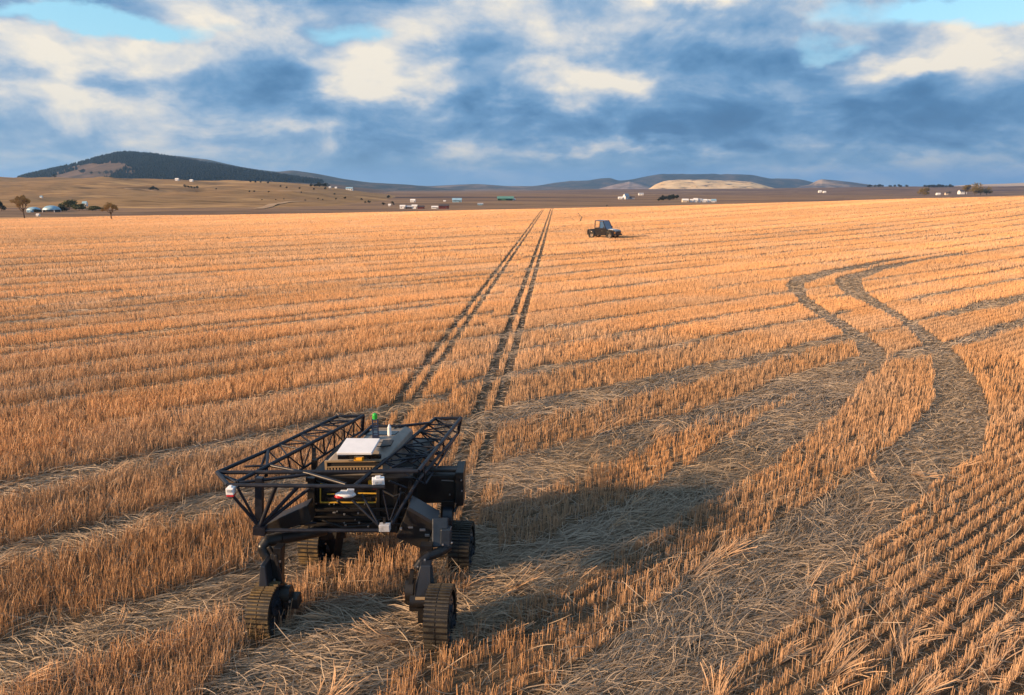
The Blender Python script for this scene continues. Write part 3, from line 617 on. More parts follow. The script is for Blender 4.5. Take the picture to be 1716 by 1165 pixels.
for k in range(6): m.beam(b0+Vector((-.036,0,.03+.048*k)), b0+Vector((.036,0,.03+.048*k)), .014, .012)
m.box(b0+Vector((0,0,.03)), (.09,.06,.06)); mast = rb(m, 'beacon_mast', mat('navy_metal', (.02,.03,.07), rough=.3, spec=.7))
m = MB(); m.cyl(b0+Vector((0,0,.29)), b0+Vector((0,0,.345)), .034, .036, 14); m.ball(b0+Vector((0,0,.345)), .036, 12, 8, (1,1,.8)); rb(m, 'green_beacon', GREEN, mast)
g0 = at(653,729,1.90); m = MB(); m.cyl(g0, g0+Vector((0,0,.12)), .032, .026, 12); m.cyl(g0+Vector((0,0,.12)), g0+Vector((0,0,.16)), .022, .008, 12); rb(m, 'antenna', WHITE)
# cables and hoses, seams of the hood
for pts, r in (([atY(530,806,8.44), atY(560,816,8.38), atY(600,813,8.38), atY(628,820,8.40)], .010), ([atY(641,822,8.3), atY(660,832,8.25), atY(676,826,8.3), atY(690,838,8.4)], .014), ([atY(386,829,7.72), atY(410,850,7.76), atY(432,878,7.80)], .007), ([atY(540,872,8.42), atY(575,884,8.36), atY(615,880,8.36), atY(640,870,8.36)], .012)):
    m = MB(); m.tube(pts, r, 6); rb(m, 'cable', BLACK)
for t in (.30, .62):
    p_, q_ = sec[1], sec[2]; a_ = [lerp(p_[i], q_[i], t)+Vector((0,0,.002)) for i in (2, 3)]; m = MB(); m.beam(a_[0], a_[1], .012, .008); rb(m, 'seam', BLACK, hood)
for k in range(5):
    m = MB(); p_ = lerp(sec[1][4], sec[3][4], .12+.17*k)+Vector((.004,0,-.10)); q_ = p_+Vector((.02,.12,0)); m.beam(p_, q_, .012, .05); rb(m, 'side_vent', BLACK, hood)
# track pods
def pod(c, L=.62, H=.64, wd=.27, rub=RUBBER, side=1):
    M = Matrix.Translation(c) @ Matrix.Rotation(RYAW, 4, 'Z'); n = 44; prof = []
    for k in range(n):
        t = 2*math.pi*k/n; ct, st = math.cos(t), math.sin(t); e = .78
        prof.append((math.copysign(abs(ct)**e, ct)*L/2*(1 if st < .2 else 1-.22*(st-.2)), H/2+math.copysign(abs(st)**e, st)*H/2))
    def ring(s, x0, x1): return [(x0, y*s, (z-H/2)*s+H/2) for y, z in prof], [(x1, y*s, (z-H/2)*s+H/2) for y, z in prof]
    m = MB(); a, b = ring(1, -wd/2, wd/2); ai, bi = ring(.86, -wd/2, wd/2); vs = [M @ Vector(v) for v in a+b+ai+bi]; fs = []
    for k in range(n):
        j = (k+1) % n; fs += [(k, n+k, n+j, j), (2*n+k, 2*n+j, 3*n+j, 3*n+k), (k, j, 2*n+j, 2*n+k), (n+k, 3*n+k, 3*n+j, n+j)]
    m.add(vs, fs); td = MB()
    for k in range(n):
        y, z = prof[k]; y2, z2 = prof[(k+1) % n]; ty, tz = y2-y, z2-z; l = math.hypot(ty, tz); ny, nz = tz/l, -ty/l
        if ny*y+nz*(z-H/2) < 0: ny, nz = -ny, -nz
        for s in (-1, 1):
            x0, x1 = (-wd/2-.004, -.006) if s < 0 else (.006, wd/2+.004); of = .22*s
            p = [M @ Vector((xx, y+ty*f+ny*d, z+tz*f+nz*d)) for xx, f, d in ((x0,.2,-.004),(x1,.2,-.004),(x1,.74,-.004),(x0,.74,-.004),(x0,.28,.02),(x1,.28,.02),(x1,.66,.02),(x0,.66,.02))]
            td.hexa(p[:4], p[4:])
    fr = MB(); xs = side*wd*.30
    pr = [M @ Vector((xs, y*.80, (z-H/2)*.80+H/2)) for y, z in prof]; ax = (M.to_3x3() @ Vector((1, 0, 0))); fr.prism(pr, ax, .05)
    fr.prism([M @ Vector((-xs, y*.80, (z-H/2)*.80+H/2)) for y, z in prof], ax, .05)
    root = rb(fr, 'track_pod', BLACK, None, .006); rb(m, 'rubber_belt', BLACK, root); rb(td, 'tread', rub, root)
    for nm, y, z, r in (('drive_wheel', 0, H*.66, .15), ('road_wheel', -L*.24, H*.26, .105), ('road_wheel', L*.24, H*.26, .105)):
        w = MB(); w.cyl(M @ Vector((-wd*.46, y, z)), M @ Vector((wd*.46, y, z)), r, n=24); w.cyl(M @ Vector((-wd*.56, y, z)), M @ Vector((wd*.56, y, z)), r*.3, n=12)
        for k in range(6):
            t = k*math.pi/3
            for e in (-1, 1): w.cyl(M @ Vector((e*wd*.44, y+r*.65*math.cos(t), z+r*.65*math.sin(t))), M @ Vector((e*wd*.49, y+r*.65*math.cos(t), z+r*.65*math.sin(t))), .012, n=6)
        rb(w, nm, DARKBLUE, root)
    return root
pod(Vector((-3.0, 7.45, -.05)), .60, .62, .27, RUBBER, 1)
pod(Vector((-.86, 7.26, -.10)), .62, .76, .28, CLEANR, 1)
pod(Vector((-2.86, 9.05, -.03)), .60, .62, .29, RUBBER, 1)
pod(Vector((-.72, 8.92, -.07)), .60, .70, .29, CLEANR, 1)
# legs
def hub(c, r, w, m): m.cyl(Vector(c)-Vector((w/2,0,0)), Vector(c)+Vector((w/2,0,0)), r, n=20)
# front left
m = MB(); m.tube([atY(545,888,8.5), atY(500,898,8.2), atY(468,903,7.98), atY(447,908,7.86), atY(441,917,7.82), atY(446,929,7.80), atY(458,941,7.78)], .075, 12); rb(m, 'arm', BLACK)
m = MB(); m.prism([atY(437,878,8.1), atY(520,840,8.1), atY(526,868,8.1), atY(455,889,8.1), atY(440,889,8.1)], (0,1,0), .22); rb(m, 'arm', BLACK, None, .01)
leg = MB(); leg.beam(atY(468.5,914,7.72), atY(467.5,945,7.70), .10, .16, .09, .14); leg.prism([atY(455,926,7.72), atY(475,926,7.72), atY(475,965,7.66), atY(477,1000,7.62), atY(456,1004,7.62), atY(458,955,7.68)], (0,1,0), .10); leg.beam(atY(450,916,7.74), atY(466,942,7.70), .04, .05); leg.beam(atY(462,930,7.60), atY(472,978,7.56), .04, .03)
leg = rb(leg, 'leg', BLACK, None, .008)
m = MB(); m.prism([atY(441,940,7.6), atY(450,941,7.6), atY(455.5,990,7.52), atY(455,1003,7.5), atY(437,1003,7.5), atY(437,992,7.52)], (0,1,0), .24); rb(m, 'cover', mat('slate_cover', (.018,.021,.028), rough=.32, spec=.6, var=.2), leg, .012)
m = MB(); m.beam(atY(437.5,990,7.385), atY(455,991,7.385), .012, .01); rb(m, 'band', STEEL, leg)
m = MB(); hub(atY(480,995,7.6), .105, .12, m); m.box(atY(490,1006,7.6), (.18,.17,.14)); rb(m, 'drive_motor', BLACK, leg, .008)
for p in ((462.5,993,7.53), (460,972,7.56), (460,1026,7.5), (457,1048,7.5), (485.5,1008,7.5), (466,1036,7.5), (469,941,7.6)): m = MB(); m.box(atY(*p), (.022,.02,.022)); rb(m, 'bolt', STEEL, leg)
m = MB(); m.box(atY(466,1025,7.62), (.1,.3,.34)); rb(m, 'side_gear', BLACK, leg, .01)
# front right
m = MB(); a0 = [atY(667,892,8.1), atY(687,841,8.1), atY(731,868,8.1), atY(716,914,8.1)]; m.prism(a0, (0,1,0), .30); arm = rb(m, 'arm', BLACK, None, .012)
m = MB(); m.prism([atY(688,839.5,8.1), atY(735,867,8.1), atY(731,871,8.1), atY(685,844,8.1)], (0,1,0), .34); rb(m, 'arm_cover', mat('grey_cover', (.022,.024,.03), rough=.35, spec=.5), arm, .004)
for p, s in (((688,884,7.94), (.06,.02,.018)), ((708,888,7.94), (.07,.02,.03)), ((716,897,7.94), (.06,.02,.03)), ((672,886,7.94), (.03,.03,.03)), ((742,913,7.75), (.02,.02,.02)), ((757,910,7.75), (.018,.02,.018)), ((712,939,7.55), (.022,.02,.03)), ((700,950,7.5), (.02,.02,.02))): m = MB(); m.box(atY(*p), s); rb(m, 'bolt', STEEL, arm, .002)
m = MB(); m.beam(atY(738,868,8.0), atY(738,916,7.85), .20, .2); m.beam(atY(748,884,7.9), atY(747,914,7.85), .13, .2); rb(m, 'knuckle', DARKBLUE, arm, .015)
m = MB(); m.tube([atY(752,916,7.84), atY(735,926,7.72), atY(718,932,7.64), atY(706,942,7.58), atY(698,953,7.54)], .062, 10); m.box(atY(715,922,7.72), (.15,.12,.17)); rb(m, 'link', BLACK, arm)
leg = MB(); leg.prism([atY(705,943,7.5), atY(723,943,7.5), atY(722,975,7.42), atY(719,1003,7.38), atY(695,1003,7.38), atY(697,975,7.42)], (0,1,0), .15); leg = rb(leg, 'leg', mat('slate_leg', (.015,.017,.022), rough=.33, spec=.6, var=.2), None, .012)
m = MB(); hub(atY(688,988,7.48), .14, .10, m); hub(atY(706,1006,7.36), .085, .26, m); m.box(atY(702,1012,7.4), (.22,.14,.12)); rb(m, 'drive_motor', BLACK, leg, .006)
m = MB(); m.beam(atY(721,948,7.47), atY(725,998,7.36), .05, .06); m.beam(atY(691,955,7.46), atY(684,1000,7.4), .05, .05); rb(m, 'hose', BLACK, leg)
m = MB(); m.beam(atY(696,1003,7.28), atY(712,1003,7.28), .03, .02); rb(m, 'band', TRIM, leg)
m = MB(); m.box(atY(708,1024,7.4), (.09,.2,.2)); rb(m, 'bracket', BLACK, leg)
# rear right
m = MB(); a0 = [atY(676,836,9.0), atY(676,788,9.0), atY(768,788,9.1), atY(768,834,9.1)]; m.prism(a0, (0,1,0), .34); m.beam(atY(682,786.5,8.86), atY(766,788.5,8.95), .06, .05); arm = rb(m, 'arm', BLACK, None, .015)
m = MB(); m.prism([atY(765,838,9.0), atY(765,782,9.0), atY(778.5,782,9.0), atY(778.5,837,9.0)], (0,1,0), .42); rb(m, 'end_plate', BLACK, arm, .01)
for p in ((754,829,8.85), (774,823,8.78), (773,805,8.78), (764,844,8.8), (790,896,8.85)): m = MB(); m.box(atY(*p), (.02,.02,.02)); rb(m, 'bolt', STEEL, arm)
m = MB(); m.beam(atY(740,805,8.87), atY(760,806,8.87), .012, .01); rb(m, 'edge_strip', STEEL, arm)
leg = MB(); leg.prism([atY(741,834,9.0), atY(763,834,9.0), atY(762,850,9.0), atY(757,885,8.95), atY(742,885,8.95), atY(739,860,9.0)], (0,1,0), .22); leg = rb(leg, 'leg', BLACK, None, .01)
m = MB(); hub(atY(751,866,8.88), .15, .13, m); rb(m, 'drive_motor', DARKBLUE, leg, .01)
m = MB(); m.tube([atY(764,838,8.9), atY(766,848,8.85), atY(761,858,8.8)], .018); rb(m, 'hose', BLACK, leg)
# rear left
m = MB(); m.prism([atY(540,840,9.1), atY(560,836,9.1), atY(570,900,9.1), atY(541,904,9.1)], (0,1,0), .24); m.beam(atY(522,898,8.95), atY(580,892,9.0), .14, .12); leg = rb(m, 'leg', BLACK, None, .012)
m = MB(); m.beam(atY(560,880,9.0), atY(552,944,9.1), .15, .30); hub(atY(560,915,9.1), .14, .16, m); rb(m, 'drive_motor', BLACK, leg, .01)
for p in ((546,911,8.9), (541,928,8.88)): m = MB(); m.box(atY(*p), (.02,.02,.02)); rb(m, 'bolt', STEEL, leg)

# ------------------------------------------------------------------ the car standing in the field
PAINT = mat('black_paint', (.014,.013,.014), rough=.16, spec=.6, coat=.6)
GLASS = mat('blue_glass', (.05,.10,.19), rough=.06, spec=1.0)
TYRE = mat('tyre_rubber', (.02,.02,.02), rough=.8, second=(.05,.04,.03), scale=9)
RIM = mat('pale_rim', (.20,.17,.14), rough=.35, metal=.3)
ORANGE = mat('orange_lamp', (.75,.28,.05), rough=.3)
SEATM = mat('seat_cloth', (.30,.29,.30), rough=.8)
def make_car():
    p = hit(1012, 400); car = empty('utility_pickup', (p.x, p.y, float(field_z(p.x, p.y))+.02), math.radians(-36), 'small black utility pickup with open load bed parked alone in the far stubble', 'pickup')
    S = lambda m, n, ma, par=None, bev=0.0: m.build(n, ma, par or car, bev)
    car.scale = (1.0, 1.05, 1.03)
    def arch(cx, r, n=9): return [(cx+r*math.cos(math.pi*k/n), .36+r*math.sin(math.pi*k/n)) for k in range(n, -1, -1)]
    prof = [(-1.66,.42),(-1.56,.38)]+[(x, z) for x, z in arch(-1.12, .42)]+[(x, z) for x, z in arch(1.02, .42)]+[(1.58,.36),(1.66,.42),(1.68,.72),(1.60,.86),(1.34,.93),(.52,.99),(-.72,.93),(-.76,.80),(-1.62,.80),(-1.68,.74)]
    # body as side skins plus the deck between them
    m = MB(); m.prism([(x, 0, z) for x, z in prof], (0, 1, 0), 1.42)
    body = S(m, 'body', PAINT, None, .02)
    for s in (-1, 1):
        m = MB()
        for cx in (-1.12, 1.02):
            a = [Vector((x, s*.735, z)) for x, z in arch(cx, .45, 12)]; m.tube(a, .045, 6)
        m.beam((-.68, s*.74, .40), (.58, s*.74, .40), .10, .07); S(m, 'fender', PAINT)
        m = MB(); m.beam((-1.62, s*.70, .86), (-.74, s*.70, .88), .05, .10); S(m, 'bed_side', PAINT, None, .01)
    m = MB(); m.beam((-1.64,-.70,.85), (-1.64,.70,.85), .05, .12); S(m, 'tailgate', PAINT, None, .01)
    m = MB(); m.box((-.03-.28, 0, 1.82), (1.02, 1.34, .07)); S(m, 'roof', PAINT, None, .025)
    m = MB()
    for s in (-1, 1):
        m.beam((-.76, s*.66, .92), (-.74, s*.62, 1.82), .07, .08); m.beam((-.16, s*.67, .95), (-.18, s*.63, 1.80), .06, .07); m.beam((.62, s*.67, .97), (.18, s*.63, 1.81), .07, .07); m.beam((-.76, s*.67, 1.02), (.6, s*.68, 1.0), .05, .16)
    m.beam((-.76,-.64,1.0), (-.76,.64,1.0), .06, .2); S(m, 'cab_frame', PAINT, None, .008)
    m = MB(); m.hexa([Vector(v) for v in ((.60,-.63,1.0),(.60,.63,1.0),(.20,.59,1.78),(.20,-.59,1.78))], [Vector(v) for v in ((.585,-.63,1.0),(.585,.63,1.0),(.185,.59,1.78),(.185,-.59,1.78))]); S(m, 'windshield', GLASS)
    for s in (-1, 1):
        m = MB(); m.prism([(-.12, s*.665, 1.09), (.50, s*.675, 1.07), (.16, s*.64, 1.76), (-.14, s*.63, 1.76)], (0, 1, 0), .012); S(m, 'door_window', GLASS)
        m = MB(); m.beam((.45, s*.72, 1.12), (.45, s*.86, 1.16), .03, .03); m.box((.45, s*.9, 1.18), (.07, .14, .16)); S(m, 'mirror', PAINT, None, .01)
        m = MB(); m.box((.14, s*.722, .80), (.10, .02, .03)); S(m, 'door_handle', RIM)
        m = MB(); m.box((-.25, s*.30, 1.05), (.10, .44, .60)); m.box((-.02, s*.30, .98), (.40, .44, .12)); S(m, 'seat', SEATM, None, .03)
        m = MB(); m.box((1.655, s*.50, .70), (.06, .22, .14)); S(m, 'headlight', GLASS, None, .01)
        m = MB(); m.box((1.63, s*.66, .66), (.10, .10, .20)); S(m, 'indicator', ORANGE, None, .01)
    m = MB(); m.hexa([Vector(v) for v in ((.66,-.5,.985),(1.36,-.55,.935),(1.36,.55,.935),(.66,.5,.985))], [Vector(v) for v in ((.66,-.5,1.01),(1.36,-.55,.96),(1.36,.55,.96),(.66,.5,1.01))]); S(m, 'bonnet_panel', WHITE, None, .006)
    m = MB(); m.box((1.675, 0, .66), (.05, .78, .22)); [m.box((1.70, 0, .59+.05*k), (.02, .76, .015)) for k in range(4)]; S(m, 'grille', BLACK)
    m = MB(); m.beam((1.74,-.72,.44), (1.74,.72,.44), .10, .14); S(m, 'bumper', BLACK, None, .02)
    for cx in (-1.12, 1.02):
        for s in (-1, 1):
            m = MB(); c = Vector((cx, s*.66, .37)); n = 28; pr = [(-.12,.30),(-.11,.355),(-.06,.375),(.06,.375),(.11,.355),(.12,.30),(.10,.21),(-.10,.21)]
            vs = [c+Vector((r*math.cos(2*math.pi*k/n), a, r*math.sin(2*math.pi*k/n))) for k in range(n) for a, r in pr]; q = len(pr)
            m.add(vs, [(k*q+j, k*q+(j+1) % q, ((k+1) % n)*q+(j+1) % q, ((k+1) % n)*q+j) for k in range(n) for j in range(q)], True); w = S(m, 'wheel', TYRE)
            m = MB(); o = c+Vector((0, s*.05, 0)); m.cyl(o-Vector((0,.03,0)), o+Vector((0,.03,0)), .07, n=12); rr = [o+Vector((.2*math.cos(2*math.pi*k/20), 0, .2*math.sin(2*math.pi*k/20))) for k in range(21)]; m.tube(rr, .022, 6)
            for k in range(5): m.beam(o, o+Vector((.2*math.cos(k*1.2566), 0, .2*math.sin(k*1.2566))), .04, .05)
            S(m, 'rim', RIM, w)
    return car
make_car()

# ------------------------------------------------------------------ trees
def leaf_mat(name, a, b, sc=1.5):
    m = mat(name, a, rough=.7, spec=.2, second=b, scale=sc); return m
BARK = mat('bark', (.075,.05,.032), rough=.9, spec=.1, second=(.14,.10,.07), scale=6)
L_TAN = leaf_mat('tan_leaves', (.26,.17,.06), (.42,.28,.11)); L_OLIVE = leaf_mat('olive_leaves', (.09,.07,.015), (.22,.15,.03)); L_DARK = leaf_mat('dark_leaves', (.012,.018,.012), (.035,.04,.022)); L_GREEN = leaf_mat('shrub_leaves', (.06,.065,.022), (.14,.13,.045))
def twig_tree(name, base, h, spread, seed, leafm, nleaf, label):
    rnd = random.Random(seed); root = empty(name, base, 0, label, 'tree'); wood = MB(); tips = []
    def grow(p, d, L, r, lv):
        q = p+d*L; wood.cyl(p, q, r, r*.68, n=6 if lv < 2 else 4, cap=lv == 0)
        if lv >= 2: tips.append((p, q))
        if lv >= 5: return
        for k in range(3 if lv else 5):
            ax = Vector((rnd.gauss(0, 1), rnd.gauss(0, 1), rnd.gauss(0, .6))).normalized(); nd = (d*.75+ax*(.62 if lv else .58)*spread); nd.z += .16; nd.normalize(); grow(q if k or lv else p+d*L*.8, nd, L*rnd.uniform(.56, .82), r*.6, lv+1)
    grow(Vector((0, 0, -.1)), Vector((rnd.uniform(-.06, .06), 0, 1)).normalized(), h*.27, h*.026, 0)
    wood.build('trunk', BARK, root); lf = MB()
    for k in range(nleaf):
        a, b = rnd.choice(tips); c = a.lerp(b, rnd.random())+Vector((rnd.gauss(0, 1), rnd.gauss(0, 1), rnd.gauss(0, 1)))*h*.014; s = h*rnd.uniform(.008, .018)
        u = Vector((rnd.gauss(0, 1), rnd.gauss(0, 1), rnd.gauss(0, 1))).normalized()*s; v = u.orthogonal().normalized()*s*.7; lf.add([c-u, c+v, c+u, c-v], [(0, 1, 2, 3)])
    lf.build('crown', leafm, root); return root
b = hit(41, 365.5); twig_tree('tree', b, 46/1175*b.y, 1.0, 3, L_TAN, 3800, 'taller leaf-thin tan tree at the left field edge by the blue domed sheds')
b = hit(187, 367.5); twig_tree('tree', b, 37/1175*b.y, 1.15, 8, L_TAN, 3800, 'rounder tan tree standing alone at the field edge right of the green shrubs')
def leafy(name, base, h, w, leafm, n, label, cat, seed, group=None, dens=1.0, trunk=.22, sink=0.0):
    rnd = random.Random(seed); root = empty(name, base, 0, label, cat, group); wood = MB(); H0 = h*trunk
    wood.cyl((0, 0, -.3), (0, 0, h*.6), h*.035, h*.015, 6)
    lobes = [(Vector((rnd.uniform(-.32, .32)*w, rnd.uniform(-.32, .32)*w, H0+(h-H0)*rnd.uniform(.25, .82))), rnd.uniform(.20, .34)) for _ in range(8)]
    for c, r in lobes: wood.cyl((0, 0, h*.25), c, h*.014, h*.006, 4)
    wood.build('trunk', BARK, root); lf = MB()
    for k in range(n):
        c, r = rnd.choice(lobes); d = Vector((rnd.gauss(0, 1), rnd.gauss(0, 1), rnd.gauss(0, 1))).normalized()*r*rnd.uniform(.55, 1.08)
        q = c+Vector((d.x*w, d.y*w, d.z*(h-H0)*.85)); q.z = max(q.z, H0*.6)
        s = (w+h)*.5*rnd.uniform(.03, .07)*dens; u = Vector((rnd.gauss(0, 1), rnd.gauss(0, 1), rnd.gauss(0, .7))).normalized()*s; v = u.orthogonal().normalized()*s*.8; lf.add([q-u, q+v, q+u, q-v], [(0, 1, 2, 3)])
    lf.build('crown', leafm, root); return root
def px_tree(name, px, py, wpx, hpx, leafm, n, label, cat, seed, group=None, trunk=.2):
    b = hit(px, py); k = b.y/1175; return leafy(name, b, hpx*k, wpx*k, leafm, n, label, cat, seed, group, 1.0, trunk)
px_tree('tree', 1549, 328.5, 17, 13, L_OLIVE, 900, 'squat round olive-gold tree alone at the crest of the field on the right', 'tree', 21, None, .12)
px_tree('tree', 1617, 327.5, 13, 17, L_OLIVE, 800, 'slim olive tree beside the small pale house near the right edge', 'tree', 22, None, .3)
G1 = 'olive trees massed at the right crest'
for i, (px, py, w, h, lab) in enumerate(((1633, 327, 15, 19, 'olive-gold tree at the left end of the dense clump on the right crest'), (1643, 327, 15, 13, 'low olive tree in the middle of the dense clump on the right crest'), (1653, 327, 14, 13, 'olive tree closing the right end of the dense clump on the right crest'))): px_tree('tree', px, py, w, h, L_OLIVE, 800, lab, 'tree', 30+i, G1, .1)
px_tree('bush', 1592, 326, 6, 5, L_DARK, 260, 'small dark bush between the pale huts and the olive clump', 'bush', 36)
for i, (px, py, w, h, lm, lab) in enumerate(((100, 354, 26, 9, L_DARK, 'low dark shrub tucked between the blue domed shed and the green shrubs'), (116, 350, 30, 16, L_GREEN, 'largest yellow-green shrub mound by the field edge on the left'), (133, 353, 22, 12, L_GREEN, 'lower green shrub at the right of the yellow-green mound'), (160, 354, 24, 9, L_GREEN, 'long low green shrub behind the rounder tan tree'), (3, 354, 14, 17, L_DARK, 'dark bush cut by the left edge of the picture'), (62, 355.5, 20, 5, L_DARK, 'dark hedge low between the two blue domed sheds'))): px_tree('shrub', px, py, w, h, lm, 900, lab, 'shrub', 40+i, None, .04)
# small dark trees dotted about the slopes: one tree, many copies
proto = None
def dot_tree(px, py, s, label, group):
    global proto
    b = hit(px, py); k = b.y/1175*s
    if proto is None: proto = leafy('dark_tree', (0, 0, 0), 1.0, .85, L_DARK, 170, 'x', 'tree', 77, None, 1.9, .12); o = proto
    else: o = copy_tree(proto)
    o.location = b; o.scale = (k*random.uniform(.85, 1.3), k, k*random.uniform(.9, 1.15)); o.rotation_euler.z = random.uniform(0, 6); o['label'] = label; o['group'] = group
for px, py, s in ((252, 319, 6), (257, 319, 8), (262, 319, 6), (265, 319.5, 4)): dot_tree(px, py, s, 'small dark tree of the tight round clump on the open brown slope', 'clump of dark trees on the brown slope')
for px, py, s in ((311, 315, 6), (316, 315.5, 5), (321, 316, 5), (326, 316.5, 4), (331, 316.5, 6)): dot_tree(px, py, s, 'small dark tree of the straggling row below the white hill houses', 'row of dark trees below the hill houses')
for px, py, s in ((138, 291, 9), (153, 292, 5), (167, 292, 5), (179, 293, 8), (187, 292, 7), (92, 298, 6), (197, 291, 7)): dot_tree(px, py, s, 'dark tree on the grassy shoulder below the wooded summit', 'dark trees on the grassy hill shoulder')
for px, py, s in ((420, 306, 4), (428, 307, 4), (437, 307, 4), (449, 308, 4), (362, 318, 3), (418, 322.5, 3.5), (426, 322.5, 3.5), (450, 323, 3.5), (470, 314, 3.5), (480, 316, 4), (476, 335, 3), (462, 336, 3), (439, 336, 3), (502, 317, 4), (526, 319, 4), (545, 318, 5), (505, 324, 3), (561, 327, 4), (578, 334, 5), (563, 335, 4), (541, 336, 3), (533, 334, 3), (606, 336, 5), (612, 341, 4), (619, 341, 6), (643, 344, 6), (651, 333, 7), (658, 342, 6), (660, 344, 4), (512, 337, 3), (1017, 346, 3)): dot_tree(px, py, s, 'tiny dark tree dotted on the brown slope', 'tiny trees dotted on the slopes')
for i in range(26): t = random.random(); dot_tree(1103+34*t, 337.5-5*t*random.uniform(.3, 1)-random.uniform(0, 2), random.uniform(5, 8), 'dark tree of the dense grove left of the white farm', 'dark grove by the white farm')
for i in range(44):
    px = random.choice((random.uniform(1442, 1482), random.uniform(1530, 1600), random.uniform(1545, 1598), random.uniform(1490, 1530))); dot_tree(px, 314.5 if px > 1530 else 314, random.uniform(3.5, 6.5), 'dark tree of the belt along the far right skyline', 'tree belt on the far right skyline')
for i in range(16): dot_tree(random.uniform(520, 552), 312+random.uniform(0, 1.5), random.uniform(4, 7), 'dark tree at the foot of the long wooded hill', 'dark trees at the foot of the wooded hill')
# the woods on the hill
def make_forest():
    P = [np.array(p, float) for p in ([(70,302),(95,294),(140,281.5),(181,273),(212,275),(205,289),(190,297),(170,306),(60,306)],)]
    n = 16000; x = RNG.uniform(wood1.x0, wood1.x1, n); y = RNG.uniform(1700, 2800, n); x = x*y/wood1.D; z = wood1.zf(x, y); cp, sp_ = math.cos(PITCH), math.sin(PITCH)
    dz = z-CAMH; D = y*cp-dz*sp_; px = CX+F*x/D; py = CY-F*(y*sp_+dz*cp)/D
    keep = (z > 6) & ~inpoly(P[0], px, py) & (py < 303.5+3*(fbm(px/14, px*0, 5)-.5)+np.clip((px-330)/60, 0, 3)) & (fbm(x/90, y/90, 95) > .38) & (px > 30); x, y, z = x[keep], y[keep], z[keep]; n = len(x)
    h = RNG.uniform(8, 15, n); w = h*RNG.uniform(.28, .42, n); vs = []; k = 5
    for lev, (rz, rr) in enumerate(((-.05, .75), (.35, 1.0), (.72, .6), (1.0, .08))):
        for j in range(k):
            t = 2*math.pi*j/k+lev*.6; q = RNG.uniform(.7, 1.25, n); vs.append(np.stack([x+np.cos(t)*w*rr*q, y+np.sin(t)*w*rr*q, z+h*rz*RNG.uniform(.9, 1.08, n)], 1))
    co = np.stack(vs, 1).reshape(-1, 3); b = np.arange(n)[:, None]*4*k; fs = [np.concatenate([b+l*k+j, b+l*k+(j+1) % k, b+(l+1)*k+(j+1) % k, b+(l+1)*k+j], 1) for l in range(3) for j in range(k)]
    o = np_mesh('forest', co, np.concatenate(fs), mat('forest_green', (.004,.008,.009), rough=.9, spec=.05, second=(.011,.016,.015), scale=.02), smooth=False); tag(o, 'dark conifer forest covering the big hill on the left skyline', 'forest', kind='stuff')
make_forest()

# ------------------------------------------------------------------ farms and sheds
W_W = mat('white_wall', (.78,.78,.76), rough=.6, var=.06, scale=.6); W_B = mat('pale_blue_metal', (.26,.44,.56), rough=.4, var=.12, scale=.5); W_R = mat('dark_red_wall', (.12,.022,.024), rough=.7, var=.25, scale=.5); W_G = mat('green_metal', (.09,.24,.20), rough=.4, var=.12, scale=.3); W_D = mat('dark_roof', (.06,.05,.055), rough=.7, var=.2, scale=.5); W_GR = mat('grey_roof', (.36,.38,.42), rough=.5, var=.15, scale=.5); GLZ = mat('window_glass', (.03,.04,.06), rough=.1, spec=.8); CREAM = mat('cream_wall', (.62,.52,.40), rough=.7, var=.08, scale=.5)
def house(name, px, py, wpx, hpx, wall, roof, label, cat, group=None, rf=.38, depth=.7, rz=0.0, open_=False, wins=3):
    b = hit(px, py); k = b.y/1175; w = wpx*k; H = hpx*k; hw = H*(1-rf); d = w*depth if depth*w > H*.6 else H*.8; o = empty(name, b, rz, label, cat, group)
    m = MB()
    if open_:
        for sx in np.linspace(-w/2+.1*w, w/2-.1*w, 5): m.beam((sx, -d/2+.3, -.5), (sx, -d/2+.3, hw), w*.02, w*.02)
        m.box((0, d/2-.2, hw/2-.3), (w, .3, hw+.6)); m.box((-w/2+.15, 0, hw/2-.3), (.3, d-.6, hw+.6)); m.box((w/2-.15, 0, hw/2-.3), (.3, d-.6, hw+.6))
    else:
        m.box((0, 0, hw/2-.5), (w, d, hw+1)); m.prism([(-w/2, -d/2, hw), (-w/2, d/2, hw), (-w/2, 0, H*.97)], (1, 0, 0), .02*w); m.prism([(w/2-.01*w, -d/2, hw), (w/2-.01*w, d/2, hw), (w/2-.01*w, 0, H*.97)], (1, 0, 0), .02*w)
    m.build('wall', wall, o); m = MB(); e = .04*w; t = .03*H+.05
    for s in (-1, 1): m.hexa([Vector(v) for v in ((-w/2-e, s*(d/2+e), hw-.04*H), (w/2+e, s*(d/2+e), hw-.04*H), (w/2+e, 0, H), (-w/2-e, 0, H))], [Vector(v) for v in ((-w/2-e, s*(d/2+e), hw-.04*H+t), (w/2+e, s*(d/2+e), hw-.04*H+t), (w/2+e, 0, H+t), (-w/2-e, 0, H+t))])
    m.build('roof', roof, o)
    if not open_:
        for i in range(wins):
            m = MB(); m.box((w*(-.33+.66*(i+.15)/max(1, wins)), -d/2-.02, hw*.58), (w*.10, .06, hw*.32)); m.build('window', GLZ, o)
        m = MB(); m.box((w*.34, -d/2-.03, hw*.33), (w*.11, .08, hw*.66)); m.build('door', W_D, o)
    return o
